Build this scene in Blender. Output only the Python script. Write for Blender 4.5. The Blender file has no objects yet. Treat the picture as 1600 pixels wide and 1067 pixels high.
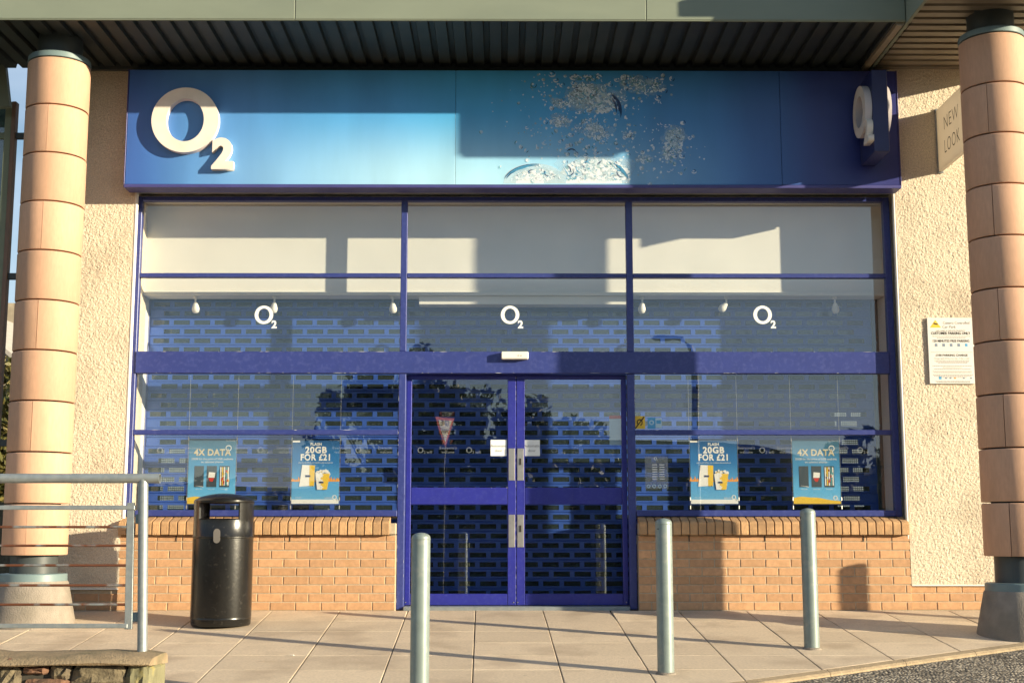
import bpy, math, random
import numpy as np
from mathutils import Vector, Matrix
random.seed(7); rng = np.random.default_rng(7)
R = math.radians
sc = bpy.context.scene
col = sc.collection

# ------------------------------------------------------------------ camera, sky, sun, exposure
CAM = Vector((0, -11.7, .685)); FPX = 2050.0
PITCH = math.atan((830 - 533.5) / FPX); YAW = R(.3)
cd = bpy.data.cameras.new('camera'); co = bpy.data.objects.new('camera', cd); col.objects.link(co)
co.location = CAM; co.rotation_euler = (R(90) + PITCH, 0, -YAW)
cd.sensor_width = 36; cd.lens = 36 * FPX / 1600; cd.clip_end = 3000; cd.clip_start = .05
sc.camera = co
SUN_AZ, SUN_EL = R(65.6), R(11.6)           # azimuth from the facade normal towards the right, elevation
to_sun = Vector((math.sin(SUN_AZ) * math.cos(SUN_EL), -math.cos(SUN_AZ) * math.cos(SUN_EL), math.sin(SUN_EL)))
w = bpy.data.worlds.new('World'); sc.world = w; w.use_nodes = True
nt = w.node_tree; nt.nodes.clear()
sky = nt.nodes.new('ShaderNodeTexSky'); sky.sky_type = 'NISHITA'; sky.sun_disc = False
sky.sun_elevation = SUN_EL; sky.sun_rotation = R(90) + (R(90) - SUN_AZ); sky.air_density = 1.0; sky.dust_density = .2; sky.ozone_density = 1.5
bg = nt.nodes.new('ShaderNodeBackground'); bg.inputs[1].default_value = .076
wo = nt.nodes.new('ShaderNodeOutputWorld')
tc = nt.nodes.new('ShaderNodeTexCoord'); mp = nt.nodes.new('ShaderNodeMapping'); mp.inputs['Scale'].default_value = (2.2, 2.2, 9)
nz = nt.nodes.new('ShaderNodeTexNoise'); nz.inputs['Scale'].default_value = 1.3; nz.inputs['Detail'].default_value = 6
rp = nt.nodes.new('ShaderNodeValToRGB'); rp.color_ramp.elements[0].position = .32; rp.color_ramp.elements[1].position = .62
rp.color_ramp.elements[1].color = (.62, .62, .62, 1)
mx = nt.nodes.new('ShaderNodeMix'); mx.data_type = 'RGBA'; mx.inputs[7].default_value = (4.4, 5.1, 6.2, 1)
for a, b in ((tc.outputs['Generated'], mp.inputs[0]), (mp.outputs[0], nz.inputs[0]), (nz.outputs[0], rp.inputs[0]), (rp.outputs[0], mx.inputs[0]),
             (sky.outputs[0], mx.inputs[6]), (mx.outputs[2], bg.inputs[0]), (bg.outputs[0], wo.inputs[0])):
    nt.links.new(a, b)
sl = bpy.data.lights.new('sun', 'SUN'); sl.energy = 5.0; sl.angle = R(.55); sl.color = (1, .865, .61)
so = bpy.data.objects.new('sun', sl); col.objects.link(so); so.rotation_euler = (-to_sun).to_track_quat('-Z', 'Y').to_euler()
so.location = to_sun * 60
sc.view_settings.view_transform = 'Standard'; sc.view_settings.look = 'None'; sc.view_settings.gamma = 1
sc.view_settings.use_curve_mapping = False; sc.view_settings.exposure = 1.13
sc.render.engine = 'CYCLES'; sc.cycles.use_denoising = True; sc.cycles.max_bounces = 6; sc.cycles.transparent_max_bounces = 16
sc.cycles.use_adaptive_sampling = True; sc.cycles.adaptive_threshold = .02; sc.cycles.diffuse_bounces = 3; sc.cycles.glossy_bounces = 3
sc.cycles.caustics_reflective = False; sc.cycles.caustics_refractive = False

fw = Vector((math.sin(YAW) * math.cos(PITCH), math.cos(YAW) * math.cos(PITCH), math.sin(PITCH)))
rt = Vector((math.cos(YAW), -math.sin(YAW), 0)); up = rt.cross(fw)
def at(px, py, Y):
    """survey: the point of the vertical plane y = Y seen at a photograph pixel"""
    d = fw + rt * ((px - 800) / FPX) + up * ((533.5 - py) / FPX)
    return CAM + d * ((Y - CAM.y) / d.y)
SLOPE = .093
def gz(y):                                   # the forecourt falls away from the shopfront
    return SLOPE * max(min(y, 0), -12.0)

# ------------------------------------------------------------------ materials
def lk(t, a, b): t.links.new(a, b)
def M(name, base, rough=.6, metal=0, var=.12, scale=6, bump=0, bscale=80, rand=0, spec=.5, stain=None, stain_amt=.3, stain_scale=2.5, detail=5, stretch=None, coat=0, st=(.5, .68)):
    m = bpy.data.materials.new(name); m.use_nodes = True; t = m.node_tree
    p = t.nodes['Principled BSDF']; p.inputs['Roughness'].default_value = rough; p.inputs['Metallic'].default_value = metal
    p.inputs['Specular IOR Level'].default_value = spec; p.inputs['Coat Weight'].default_value = coat
    g = t.nodes.new('ShaderNodeNewGeometry'); vec = g.outputs['Position']
    if stretch:
        mpn = t.nodes.new('ShaderNodeMapping'); mpn.inputs['Scale'].default_value = stretch; lk(t, vec, mpn.inputs[0]); vec = mpn.outputs[0]
    n = t.nodes.new('ShaderNodeTexNoise'); n.inputs['Scale'].default_value = scale; n.inputs['Detail'].default_value = detail; lk(t, vec, n.inputs[0])
    mr = t.nodes.new('ShaderNodeMapRange'); mr.inputs[1].default_value = .25; mr.inputs[2].default_value = .75
    mr.inputs[3].default_value = 1 - var; mr.inputs[4].default_value = 1 + var; lk(t, n.outputs[0], mr.inputs[0])
    val = mr.outputs[0]
    if rand:
        oi = t.nodes.new('ShaderNodeObjectInfo'); m2 = t.nodes.new('ShaderNodeMapRange'); m2.inputs[3].default_value = 1 - rand; m2.inputs[4].default_value = 1 + rand
        lk(t, oi.outputs['Random'], m2.inputs[0]); mu = t.nodes.new('ShaderNodeMath'); mu.operation = 'MULTIPLY'
        lk(t, val, mu.inputs[0]); lk(t, m2.outputs[0], mu.inputs[1]); val = mu.outputs[0]
    hs = t.nodes.new('ShaderNodeHueSaturation'); hs.inputs['Color'].default_value = (*base, 1); lk(t, val, hs.inputs['Value'])
    out = hs.outputs[0]
    if stain:
        n2 = t.nodes.new('ShaderNodeTexNoise'); n2.inputs['Scale'].default_value = stain_scale; n2.inputs['Detail'].default_value = 8; lk(t, vec, n2.inputs[0])
        r2 = t.nodes.new('ShaderNodeValToRGB'); r2.color_ramp.elements[0].position = st[0]; r2.color_ramp.elements[1].position = st[1]
        r2.color_ramp.elements[1].color = (stain_amt,) * 3 + (1,); lk(t, n2.outputs[0], r2.inputs[0])
        mm = t.nodes.new('ShaderNodeMix'); mm.data_type = 'RGBA'; mm.inputs[7].default_value = (*stain, 1)
        lk(t, r2.outputs[0], mm.inputs[0]); lk(t, out, mm.inputs[6]); out = mm.outputs[2]
    lk(t, out, p.inputs['Base Color'])
    if bump:
        nb = t.nodes.new('ShaderNodeTexNoise'); nb.inputs['Scale'].default_value = bscale; nb.inputs['Detail'].default_value = 4; lk(t, g.outputs['Position'], nb.inputs[0])
        b = t.nodes.new('ShaderNodeBump'); b.inputs['Strength'].default_value = bump; b.inputs['Distance'].default_value = .01
        lk(t, nb.outputs[0], b.inputs['Height']); lk(t, b.outputs[0], p.inputs['Normal'])
    return m
def flat(name, c, rough=.6, spec=.3): return M(name, c, rough, var=.03, spec=spec)
def emis(name, c, s):
    m = bpy.data.materials.new(name); m.use_nodes = True; p = m.node_tree.nodes['Principled BSDF']
    p.inputs['Base Color'].default_value = (0, 0, 0, 1); p.inputs['Emission Color'].default_value = (*c, 1); p.inputs['Emission Strength'].default_value = s
    return m
def glass(name, fac, tint, wob=.0008):
    m = bpy.data.materials.new(name); m.use_nodes = True; t = m.node_tree; t.nodes.clear()
    o = t.nodes.new('ShaderNodeOutputMaterial'); mix = t.nodes.new('ShaderNodeMixShader'); tr = t.nodes.new('ShaderNodeBsdfTransparent'); gl = t.nodes.new('ShaderNodeBsdfGlossy')
    tr.inputs[0].default_value = (*tint, 1); gl.inputs['Roughness'].default_value = .0
    g = t.nodes.new('ShaderNodeNewGeometry'); dt = t.nodes.new('ShaderNodeVectorMath'); dt.operation = 'DOT_PRODUCT'   # Schlick reflectance, the same from both sides
    lk(t, g.outputs['Incoming'], dt.inputs[0]); lk(t, g.outputs['True Normal'], dt.inputs[1])
    def mth(op, a, b=None):
        q = t.nodes.new('ShaderNodeMath'); q.operation = op
        for i, v in enumerate((a, b)):
            if v is None: continue
            if isinstance(v, (int, float)): q.inputs[i].default_value = v
            else: lk(t, v, q.inputs[i])
        return q.outputs[0]
    sch = mth('ADD', mth('MULTIPLY', mth('POWER', mth('SUBTRACT', 1.0, mth('ABSOLUTE', dt.outputs['Value'])), 5.0), .15), .07)
    mu = t.nodes.new('ShaderNodeMath'); mu.operation = 'MULTIPLY'; mu.use_clamp = True; mu.inputs[1].default_value = fac; n = t.nodes.new('ShaderNodeTexNoise'); n.inputs['Scale'].default_value = 2.3; n.inputs['Detail'].default_value = 1
    b = t.nodes.new('ShaderNodeBump'); b.inputs['Strength'].default_value = .35; b.inputs['Distance'].default_value = wob
    lk(t, g.outputs['Position'], n.inputs[0]); lk(t, n.outputs[0], b.inputs['Height']); lk(t, b.outputs[0], gl.inputs['Normal'])
    lk(t, sch, mu.inputs[0]); lk(t, mu.outputs[0], mix.inputs[0]); lk(t, tr.outputs[0], mix.inputs[1]); lk(t, gl.outputs[0], mix.inputs[2]); lk(t, mix.outputs[0], o.inputs[0])
    return m
def ramp_mat(name, axis, stops, rough=.45, var=.06, lo=0, hi=1, light=None, vscale=3):
    """printed gradient along a world axis; light = (colour, z0, z1, x0, xw) a paler glow printed low in the middle"""
    m = bpy.data.materials.new(name); m.use_nodes = True; t = m.node_tree; p = t.nodes['Principled BSDF']; p.inputs['Roughness'].default_value = rough
    g = t.nodes.new('ShaderNodeNewGeometry'); s = t.nodes.new('ShaderNodeSeparateXYZ'); lk(t, g.outputs['Position'], s.inputs[0])
    mr = t.nodes.new('ShaderNodeMapRange'); mr.inputs[1].default_value = lo; mr.inputs[2].default_value = hi; lk(t, s.outputs[axis], mr.inputs[0])
    r = t.nodes.new('ShaderNodeValToRGB'); el = r.color_ramp.elements; r.color_ramp.interpolation = 'EASE'
    el[0].position = stops[0][0]; el[0].color = (*stops[0][1], 1); el[1].position = stops[-1][0]; el[1].color = (*stops[-1][1], 1)
    for q, c in stops[1:-1]:
        e = el.new(q); e.color = (*c, 1)
    lk(t, mr.outputs[0], r.inputs[0]); out = r.outputs[0]
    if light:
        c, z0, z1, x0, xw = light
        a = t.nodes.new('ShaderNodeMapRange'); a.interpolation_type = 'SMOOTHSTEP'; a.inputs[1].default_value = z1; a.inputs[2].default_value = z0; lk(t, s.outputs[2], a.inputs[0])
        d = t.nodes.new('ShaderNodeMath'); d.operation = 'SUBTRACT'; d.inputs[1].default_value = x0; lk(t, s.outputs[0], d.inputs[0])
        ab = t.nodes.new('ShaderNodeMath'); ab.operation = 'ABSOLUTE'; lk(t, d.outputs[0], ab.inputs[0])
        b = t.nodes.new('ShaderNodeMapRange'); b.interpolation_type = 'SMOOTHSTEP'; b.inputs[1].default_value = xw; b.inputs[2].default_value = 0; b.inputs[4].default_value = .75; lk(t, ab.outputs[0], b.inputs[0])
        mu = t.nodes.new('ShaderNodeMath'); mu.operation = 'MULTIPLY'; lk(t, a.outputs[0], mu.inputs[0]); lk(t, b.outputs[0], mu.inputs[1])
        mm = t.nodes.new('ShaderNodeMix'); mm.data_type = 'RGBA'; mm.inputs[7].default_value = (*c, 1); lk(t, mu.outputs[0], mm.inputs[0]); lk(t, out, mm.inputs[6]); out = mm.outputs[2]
    mpn = t.nodes.new('ShaderNodeMapping'); mpn.inputs['Scale'].default_value = (1, 1, .25); lk(t, g.outputs['Position'], mpn.inputs[0])
    n = t.nodes.new('ShaderNodeTexNoise'); n.inputs['Scale'].default_value = vscale; n.inputs['Detail'].default_value = 7; lk(t, mpn.outputs[0], n.inputs[0])
    v = t.nodes.new('ShaderNodeMapRange'); v.inputs[1].default_value = .3; v.inputs[2].default_value = .7; v.inputs[3].default_value = 1 - var; v.inputs[4].default_value = 1 + var; lk(t, n.outputs[0], v.inputs[0])
    hs = t.nodes.new('ShaderNodeHueSaturation'); lk(t, out, hs.inputs['Color']); lk(t, v.outputs[0], hs.inputs['Value']); lk(t, hs.outputs[0], p.inputs['Base Color'])
    return m
def speckle(name, base, dark, light, scale, rough=.9, bump=.6, dist=.01, thr=(.35, .65)):
    """coarse aggregate: cell-coloured stones with a relief"""
    m = bpy.data.materials.new(name); m.use_nodes = True; t = m.node_tree; p = t.nodes['Principled BSDF']; p.inputs['Roughness'].default_value = rough
    g = t.nodes.new('ShaderNodeNewGeometry'); v = t.nodes.new('ShaderNodeTexVoronoi'); v.inputs['Scale'].default_value = scale; lk(t, g.outputs['Position'], v.inputs[0])
    sp = t.nodes.new('ShaderNodeSeparateColor'); lk(t, v.outputs['Color'], sp.inputs[0])
    r = t.nodes.new('ShaderNodeValToRGB'); e = r.color_ramp.elements; e[0].color = (*dark, 1); e[1].color = (*light, 1); x = e.new(.55); x.color = (*base, 1); lk(t, sp.outputs[0], r.inputs[0])
    n = t.nodes.new('ShaderNodeTexNoise'); n.inputs['Scale'].default_value = 2.2; n.inputs['Detail'].default_value = 6; lk(t, g.outputs['Position'], n.inputs[0])
    mr = t.nodes.new('ShaderNodeMapRange'); mr.inputs[1].default_value = .3; mr.inputs[2].default_value = .7; mr.inputs[3].default_value = .75; mr.inputs[4].default_value = 1.25; lk(t, n.outputs[0], mr.inputs[0])
    hs = t.nodes.new('ShaderNodeHueSaturation'); lk(t, r.outputs[0], hs.inputs['Color']); lk(t, mr.outputs[0], hs.inputs['Value']); lk(t, hs.outputs[0], p.inputs['Base Color'])
    b = t.nodes.new('ShaderNodeBump'); b.invert = True; b.inputs['Strength'].default_value = bump; b.inputs['Distance'].default_value = dist
    lk(t, v.outputs['Distance'], b.inputs['Height']); lk(t, b.outputs[0], p.inputs['Normal'])
    return m
def leaf_mat(name, c1, c2):
    m = bpy.data.materials.new(name); m.use_nodes = True; t = m.node_tree; p = t.nodes['Principled BSDF']; p.inputs['Roughness'].default_value = .5
    g = t.nodes.new('ShaderNodeNewGeometry'); r = t.nodes.new('ShaderNodeMix'); r.data_type = 'RGBA'; r.inputs[6].default_value = (*c1, 1); r.inputs[7].default_value = (*c2, 1)
    lk(t, g.outputs['Random Per Island'], r.inputs[0]); lk(t, r.outputs[2], p.inputs['Base Color'])
    tl = t.nodes.new('ShaderNodeBsdfTranslucent'); lk(t, r.outputs[2], tl.inputs[0]); mix = t.nodes.new('ShaderNodeMixShader'); mix.inputs[0].default_value = .3
    lk(t, p.outputs[0], mix.inputs[1]); lk(t, tl.outputs[0], mix.inputs[2]); lk(t, mix.outputs[0], t.nodes['Material Output'].inputs[0])
    return m

BLUE = M('blue_powder_coat', (.03, .044, .2), .38, var=.06, scale=9, stain=(.1, .12, .32), stain_amt=.25, stain_scale=30)
BLUE_DOOR = M('blue_door_coat', (.022, .026, .25), .35, var=.1, scale=9, stain=(.08, .1, .34), stain_amt=.18, stain_scale=40)
WHITE = M('white_paint', (.76, .74, .68), .6, var=.04, scale=3)
LETTER = M('letter_white', (.78, .72, .64), .45, var=.05, scale=8, stain=(.5, .42, .36), stain_amt=.3)
LETTER_EDGE = M('letter_edge', (.62, .56, .56), .5, var=.08)
BRICK = M('buff_brick', (.52, .295, .155), .85, var=.16, scale=26, bump=.45, bscale=150, rand=.14, stain=(.42, .235, .11), stain_amt=.4, stain_scale=9)
BRICK_DUST = M('sill_brick', (.48, .285, .14), .85, var=.16, scale=20, bump=.5, bscale=120, rand=.13, stain=(.22, .13, .07), stain_amt=.5, stain_scale=7)
MORTAR = M('mortar', (.46, .37, .26), .95, var=.15, scale=30, bump=.5, bscale=200)
ROUGH = M('roughcast', (.68, .585, .45), .92, var=.3, scale=95, bump=.7, bscale=170, stain=(.42, .34, .25), stain_amt=.45, stain_scale=2)
TERRA = M('buff_terracotta', (.565, .335, .22), .75, var=.08, scale=40, bump=.2, bscale=260, rand=.11, stain=(.4, .25, .16), stain_amt=.35, stain_scale=5, stretch=(1.6, 1.6, .35), st=(.48, .7))
STEELP = M('grey_green_steel', (.15, .21, .22), .45, metal=.0, var=.1, scale=5)
STEELD = M('dark_steel', (.045, .055, .058), .5, var=.1)
ZINC = M('galvanised', (.27, .3, .31), .45, metal=.45, var=.14, scale=22, stain=(.36, .36, .34), stain_amt=.5, stain_scale=30)
ZINC_RUST = M('rusty_bar', (.2, .21, .21), .6, metal=.25, var=.2, scale=20, stain=(.13, .045, .02), stain_amt=1, stain_scale=7, stretch=(1.6, 1, 1), st=(.4, .52))
FASCIA = M('sage_metal', (.2, .228, .18), .5, var=.05, scale=2, spec=.15, stain=(.16, .19, .16), stain_amt=.3, stain_scale=1.3, stretch=(1, 1, 3))
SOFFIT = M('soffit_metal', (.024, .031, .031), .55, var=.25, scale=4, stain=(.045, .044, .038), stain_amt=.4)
SOFFIT_LIT = M('bounce_lit_soffit_metal', (.2, .165, .12), .55, var=.2, scale=4, stain=(.14, .1, .06), stain_amt=.5)  # same metal as the front soffit, warm ground bounce put into the colour
TRIM = M('valley_trim', (.3, .25, .18), .5, var=.15)
CONC = M('concrete', (.27, .23, .19), .9, var=.15, scale=14, bump=.6, bscale=90, stain=(.15, .13, .1), stain_amt=.5)
SLAB = M('paving_slab', (.6, .48, .35), .85, var=.15, scale=55, bump=.5, bscale=130, rand=.09, stain=(.36, .27, .19), stain_amt=.6, stain_scale=2.2)
def add_spots(m, scale, size, colour, amt):
    # dropped chewing gum and oil spots
    t = m.node_tree; p = t.nodes['Principled BSDF']; src = p.inputs['Base Color'].links[0].from_socket
    g = t.nodes.new('ShaderNodeNewGeometry'); v = t.nodes.new('ShaderNodeTexVoronoi'); v.inputs['Scale'].default_value = scale; lk(t, g.outputs['Position'], v.inputs[0])
    n = t.nodes.new('ShaderNodeTexNoise'); n.inputs['Scale'].default_value = 30; lk(t, g.outputs['Position'], n.inputs[0])
    a = t.nodes.new('ShaderNodeMath'); a.operation = 'MULTIPLY_ADD'; a.inputs[1].default_value = .1; lk(t, n.outputs[0], a.inputs[0]); lk(t, v.outputs['Distance'], a.inputs[2])
    r = t.nodes.new('ShaderNodeMapRange'); r.inputs[1].default_value = size + .05; r.inputs[2].default_value = size; r.inputs[3].default_value = 0; r.inputs[4].default_value = amt; lk(t, a.outputs[0], r.inputs[0])
    mm = t.nodes.new('ShaderNodeMix'); mm.data_type = 'RGBA'; mm.inputs[7].default_value = (*colour, 1); lk(t, r.outputs[0], mm.inputs[0]); lk(t, src, mm.inputs[6]); lk(t, mm.outputs[2], p.inputs['Base Color'])
add_spots(SLAB, 3.2, .07, (.3, .24, .18), .55); add_spots(SLAB, 9, .085, (.24, .19, .14), .4)
JOINT = M('joint_sand', (.13, .095, .06), .95, var=.3, scale=20)
ASPH = speckle('asphalt_chippings', (.17, .145, .115), (.035, .03, .026), (.42, .37, .3), 46, bump=1.0, dist=.02)
KERB = M('kerb_concrete', (.36, .27, .17), .9, var=.2, scale=20, bump=.6, bscale=90, stain=(.2, .16, .1), stain_amt=.6, stain_scale=6)
STONE = M('rubble_stone', (.13, .105, .065), .9, var=.45, scale=22, bump=1.0, bscale=55, rand=.3, stain=(.07, .05, .04), stain_amt=.7, stain_scale=8)
STONE_L = M('lichen_stone', (.16, .15, .085), .9, var=.3, scale=9, bump=.9, bscale=30, rand=.2, stain=(.34, .27, .07), stain_amt=.6, stain_scale=9, st=(.58, .7))
STONE_R = M('russet_stone', (.19, .1, .06), .9, var=.3, scale=10, bump=.9, bscale=30, rand=.2, stain=(.06, .05, .04), stain_amt=.6, stain_scale=9)
COPING = M('coping_concrete', (.27, .2, .12), .9, var=.3, scale=9, bump=.8, bscale=70, stain=(.12, .11, .06), stain_amt=.75, stain_scale=4)
BINB = M('black_plastic', (.008, .0075, .007), .27, var=.3, scale=8, stain=(.04, .036, .03), stain_amt=.5, stain_scale=30, st=(.6, .68), bump=.05, bscale=40)
PLATE = M('steel_plate', (.5, .48, .45), .35, metal=.8, var=.1, scale=20)
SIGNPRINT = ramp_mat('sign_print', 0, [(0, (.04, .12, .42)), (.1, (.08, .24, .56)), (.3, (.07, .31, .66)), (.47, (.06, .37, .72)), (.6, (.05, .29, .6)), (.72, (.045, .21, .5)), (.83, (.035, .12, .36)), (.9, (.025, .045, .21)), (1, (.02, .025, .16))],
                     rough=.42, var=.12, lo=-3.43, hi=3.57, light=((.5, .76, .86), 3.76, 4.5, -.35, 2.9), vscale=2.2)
SIGNEDGE = M('sign_edge', (.05, .05, .2), .5, var=.15)
BLADE = M('blade_navy', (.018, .024, .1), .45, var=.15, scale=6)
PANE = glass('window_glass', 1.4, (.985, .992, .988))
SHUT = M('shutter_blue', (.04, .1, .39), .35, var=.12, scale=3, rand=.06)
NEWL = M('acrylic_panel', (.62, .57, .5), .45, var=.06)
_t = NEWL.node_tree; _tl = _t.nodes.new('ShaderNodeBsdfTranslucent'); _tl.inputs[0].default_value = (.6, .55, .48, 1); _mx = _t.nodes.new('ShaderNodeMixShader'); _mx.inputs[0].default_value = .55
lk(_t, _t.nodes['Principled BSDF'].outputs[0], _mx.inputs[1]); lk(_t, _tl.outputs[0], _mx.inputs[2]); lk(_t, _mx.outputs[0], _t.nodes['Material Output'].inputs[0])
INK = flat('dark_ink', (.03, .025, .02)); GREYINK = flat('grey_ink', (.22, .21, .2)); PAPER = flat('white_print', (.78, .77, .74)); FILM = flat('white_film', (.82, .84, .82))
YEL = flat('yellow_print', (.75, .5, .06)); ORANGE = flat('orange_print', (.8, .33, .06)); CYANP = flat('cyan_print', (.1, .36, .62)); REDP = flat('red_print', (.55, .04, .03)); NAVYP = flat('navy_print', (.015, .03, .11)); PALE = flat('pale_print', (.45, .62, .72))
TEAL = flat('teal_print', (.08, .3, .34)); GOLD = flat('gold_print', (.62, .5, .26))
DARKIN = M('shop_interior', (.09, .09, .1), .8, var=.2); FLOORIN = M('shop_floor_vinyl', (.08, .08, .09), .4, var=.2)
BARK = M('bark', (.06, .045, .03), .9, var=.3)
LEAF = leaf_mat('leaf_green', (.022, .036, .012), (.06, .075, .022)); LEAF_Y = leaf_mat('leaf_olive', (.06, .075, .02), (.22, .17, .05))

# ------------------------------------------------------------------ mesh helpers
class MB:
    def __init__(s): s.v = []; s.f = []; s.m = []; s.sm = []
    def add(s, vs, fs, mi=0, smooth=False):
        o = len(s.v); s.v += [tuple(q) for q in vs]
        for f in fs: s.f.append(tuple(i + o for i in f)); s.m.append(mi); s.sm.append(smooth)
        return s
    def box(s, x0, x1, y0, y1, z0, z1, mi=0):
        return s.add([(x0, y0, z0), (x1, y0, z0), (x1, y1, z0), (x0, y1, z0), (x0, y0, z1), (x1, y0, z1), (x1, y1, z1), (x0, y1, z1)],
                     [(0, 3, 2, 1), (4, 5, 6, 7), (0, 1, 5, 4), (1, 2, 6, 5), (2, 3, 7, 6), (3, 0, 4, 7)], mi)
    def cbox(s, x0, x1, y0, y1, z0, z1, c=.004, mi=0):
        """box with chamfered edges all round"""
        vs = []; idx = {}
        for i, (xa, xs) in enumerate(((x0, 1), (x1, -1))):
            for j, (ya, ys) in enumerate(((y0, 1), (y1, -1))):
                for k, (za, zs) in enumerate(((z0, 1), (z1, -1))):
                    idx[i, j, k] = len(vs)
                    vs += [(xa, ya + c * ys, za + c * zs), (xa + c * xs, ya, za + c * zs), (xa + c * xs, ya + c * ys, za)]
        f = []
        for i in (0, 1): f.append([idx[i, j, k] for j, k in ((0, 0), (0, 1), (1, 1), (1, 0))][::1 if i == 0 else -1])
        for j in (0, 1): f.append([idx[i, j, k] + 1 for i, k in ((0, 0), (1, 0), (1, 1), (0, 1))][::1 if j == 0 else -1])
        for k in (0, 1): f.append([idx[i, j, k] + 2 for i, j in ((0, 0), (0, 1), (1, 1), (1, 0))][::1 if k == 0 else -1])
        for j in (0, 1):
            for k in (0, 1): f.append([idx[0, j, k] + 1, idx[1, j, k] + 1, idx[1, j, k] + 2, idx[0, j, k] + 2][::1 if (j == k) else -1])
        for i in (0, 1):
            for k in (0, 1): f.append([idx[i, 0, k], idx[i, 1, k], idx[i, 1, k] + 2, idx[i, 0, k] + 2][::-1 if (i == k) else 1])
        for i in (0, 1):
            for j in (0, 1): f.append([idx[i, j, 0], idx[i, j, 1], idx[i, j, 1] + 1, idx[i, j, 0] + 1][::1 if (i == j) else -1])
        for i in (0, 1):
            for j in (0, 1):
                for k in (0, 1): b = idx[i, j, k]; f.append([b, b + 1, b + 2][::1 if (i + j + k) % 2 == 0 else -1])
        return s.add(vs, f, mi)
    def lathe(s, prof, n=32, a0=0, a1=2 * math.pi, mi=0, cx=0, cy=0, smooth=True, sx=1, sy=1):
        full = abs(a1 - a0 - 2 * math.pi) < 1e-6; k = n if full else n + 1
        vs = [(cx + r * sx * math.cos(a0 + (a1 - a0) * i / n), cy + r * sy * math.sin(a0 + (a1 - a0) * i / n), z) for r, z in prof for i in range(k)]
        fs = []
        for j in range(len(prof) - 1):
            for i in range(n):
                i2 = (i + 1) % k if full else i + 1
                fs.append((j * k + i, j * k + i2, (j + 1) * k + i2, (j + 1) * k + i))
        return s.add(vs, fs, mi, smooth)
    def tube(s, pts, r, n=12, mi=0, cap=True, smooth=True):
        pts = [Vector(q) for q in pts]; rs = r if isinstance(r, (list, tuple)) else [r] * len(pts); vs = []
        for i, q in enumerate(pts):
            d = (pts[min(i + 1, len(pts) - 1)] - pts[max(i - 1, 0)]).normalized()
            a = d.orthogonal().normalized() if abs(d.z) < .9 else Vector((1, 0, 0)); a = (a - d * a.dot(d)).normalized(); b = d.cross(a)
            vs += [q + (a * math.cos(2 * math.pi * k / n) + b * math.sin(2 * math.pi * k / n)) * rs[i] for k in range(n)]
        fs = [(i * n + k, i * n + (k + 1) % n, (i + 1) * n + (k + 1) % n, (i + 1) * n + k) for i in range(len(pts) - 1) for k in range(n)]
        s.add(vs, fs, mi, smooth)
        if cap: s.add(vs[:n], [tuple(range(n))[::-1]], mi); s.add(vs[-n:], [tuple(range(n))], mi)
        return s
    def prism(s, poly, ax, a, b, mi=0):
        """polygon in the plane across axis ax, extruded from a to b"""
        def P(u, v, t): return {0: (t, u, v), 1: (u, t, v), 2: (u, v, t)}[ax]
        n = len(poly); vs = [P(u, v, a) for u, v in poly] + [P(u, v, b) for u, v in poly]
        return s.add(vs, [tuple(range(n))[::-1], tuple(range(n, 2 * n))] + [(i, (i + 1) % n, n + (i + 1) % n, n + i) for i in range(n)], mi)
    def poly(s, pts, mi=0): return s.add(pts, [tuple(range(len(pts)))], mi)
    def mesh(s, name, mats):
        me = bpy.data.meshes.new(name); me.from_pydata(s.v, [], s.f)
        for m in (mats if isinstance(mats, (list, tuple)) else [mats]): me.materials.append(m)
        me.polygons.foreach_set('material_index', s.m); me.polygons.foreach_set('use_smooth', s.sm)
        if any(s.sm): me.set_sharp_from_angle(angle=R(38))
        me.validate(); me.update(); return me
def ob(name, mb, mats=None, parent=None, loc=(0, 0, 0), rot=None, kind=None):
    me = mb.mesh(name, mats) if isinstance(mb, MB) else mb
    o = bpy.data.objects.new(name, me); col.objects.link(o); o.location = loc
    if rot: o.rotation_euler = rot
    if parent: o.parent = parent
    if kind: o['kind'] = kind
    return o
def tag(o, label, cat, group=None):
    o['label'] = label; o['category'] = cat
    if group: o['group'] = group
    return o
def thing(name, label, cat, loc=(0, 0, 0), group=None, rot=None):
    o = bpy.data.objects.new(name, None); col.objects.link(o); o.location = loc; o.empty_display_size = .1
    if rot: o.rotation_euler = rot
    return tag(o, label, cat, group)
def struct(name, mb, mats): return ob(name, mb, mats, kind='structure')
def bx(name, mats, parent, x0, x1, y0, y1, z0, z1, c=.003):
    return ob(name, MB().cbox(x0, x1, y0, y1, z0, z1, c), mats, parent)
_tc = {}
def text(body, size, bold=0., extrude=0., align='CENTER', spacing=1.):
    """lettering as a mesh: x to the right, z up, facing -y, baseline at 0"""
    key = (body, size, bold, extrude, align, spacing)
    if key in _tc: return _tc[key]
    cu = bpy.data.curves.new('lettering', 'FONT'); cu.body = body; cu.size = size; cu.align_x = align; cu.offset = bold; cu.extrude = extrude; cu.space_character = spacing
    cu.resolution_u = 4 if size > .05 else 2; cu.fill_mode = 'BOTH' if extrude else 'FRONT'
    o = bpy.data.objects.new('lettering', cu); tmpc.objects.link(o); tvl.update()
    me = bpy.data.meshes.new_from_object(o.evaluated_get(tvl.depsgraph))
    bpy.data.objects.remove(o); bpy.data.curves.remove(cu)
    co_ = np.empty(len(me.vertices) * 3); me.vertices.foreach_get('co', co_); co_ = co_.reshape(-1, 3)
    co_ = np.stack([co_[:, 0], -co_[:, 2], co_[:, 1]], 1); me.vertices.foreach_set('co', co_.ravel()); me.update()
    _tc[key] = me; return me
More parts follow.
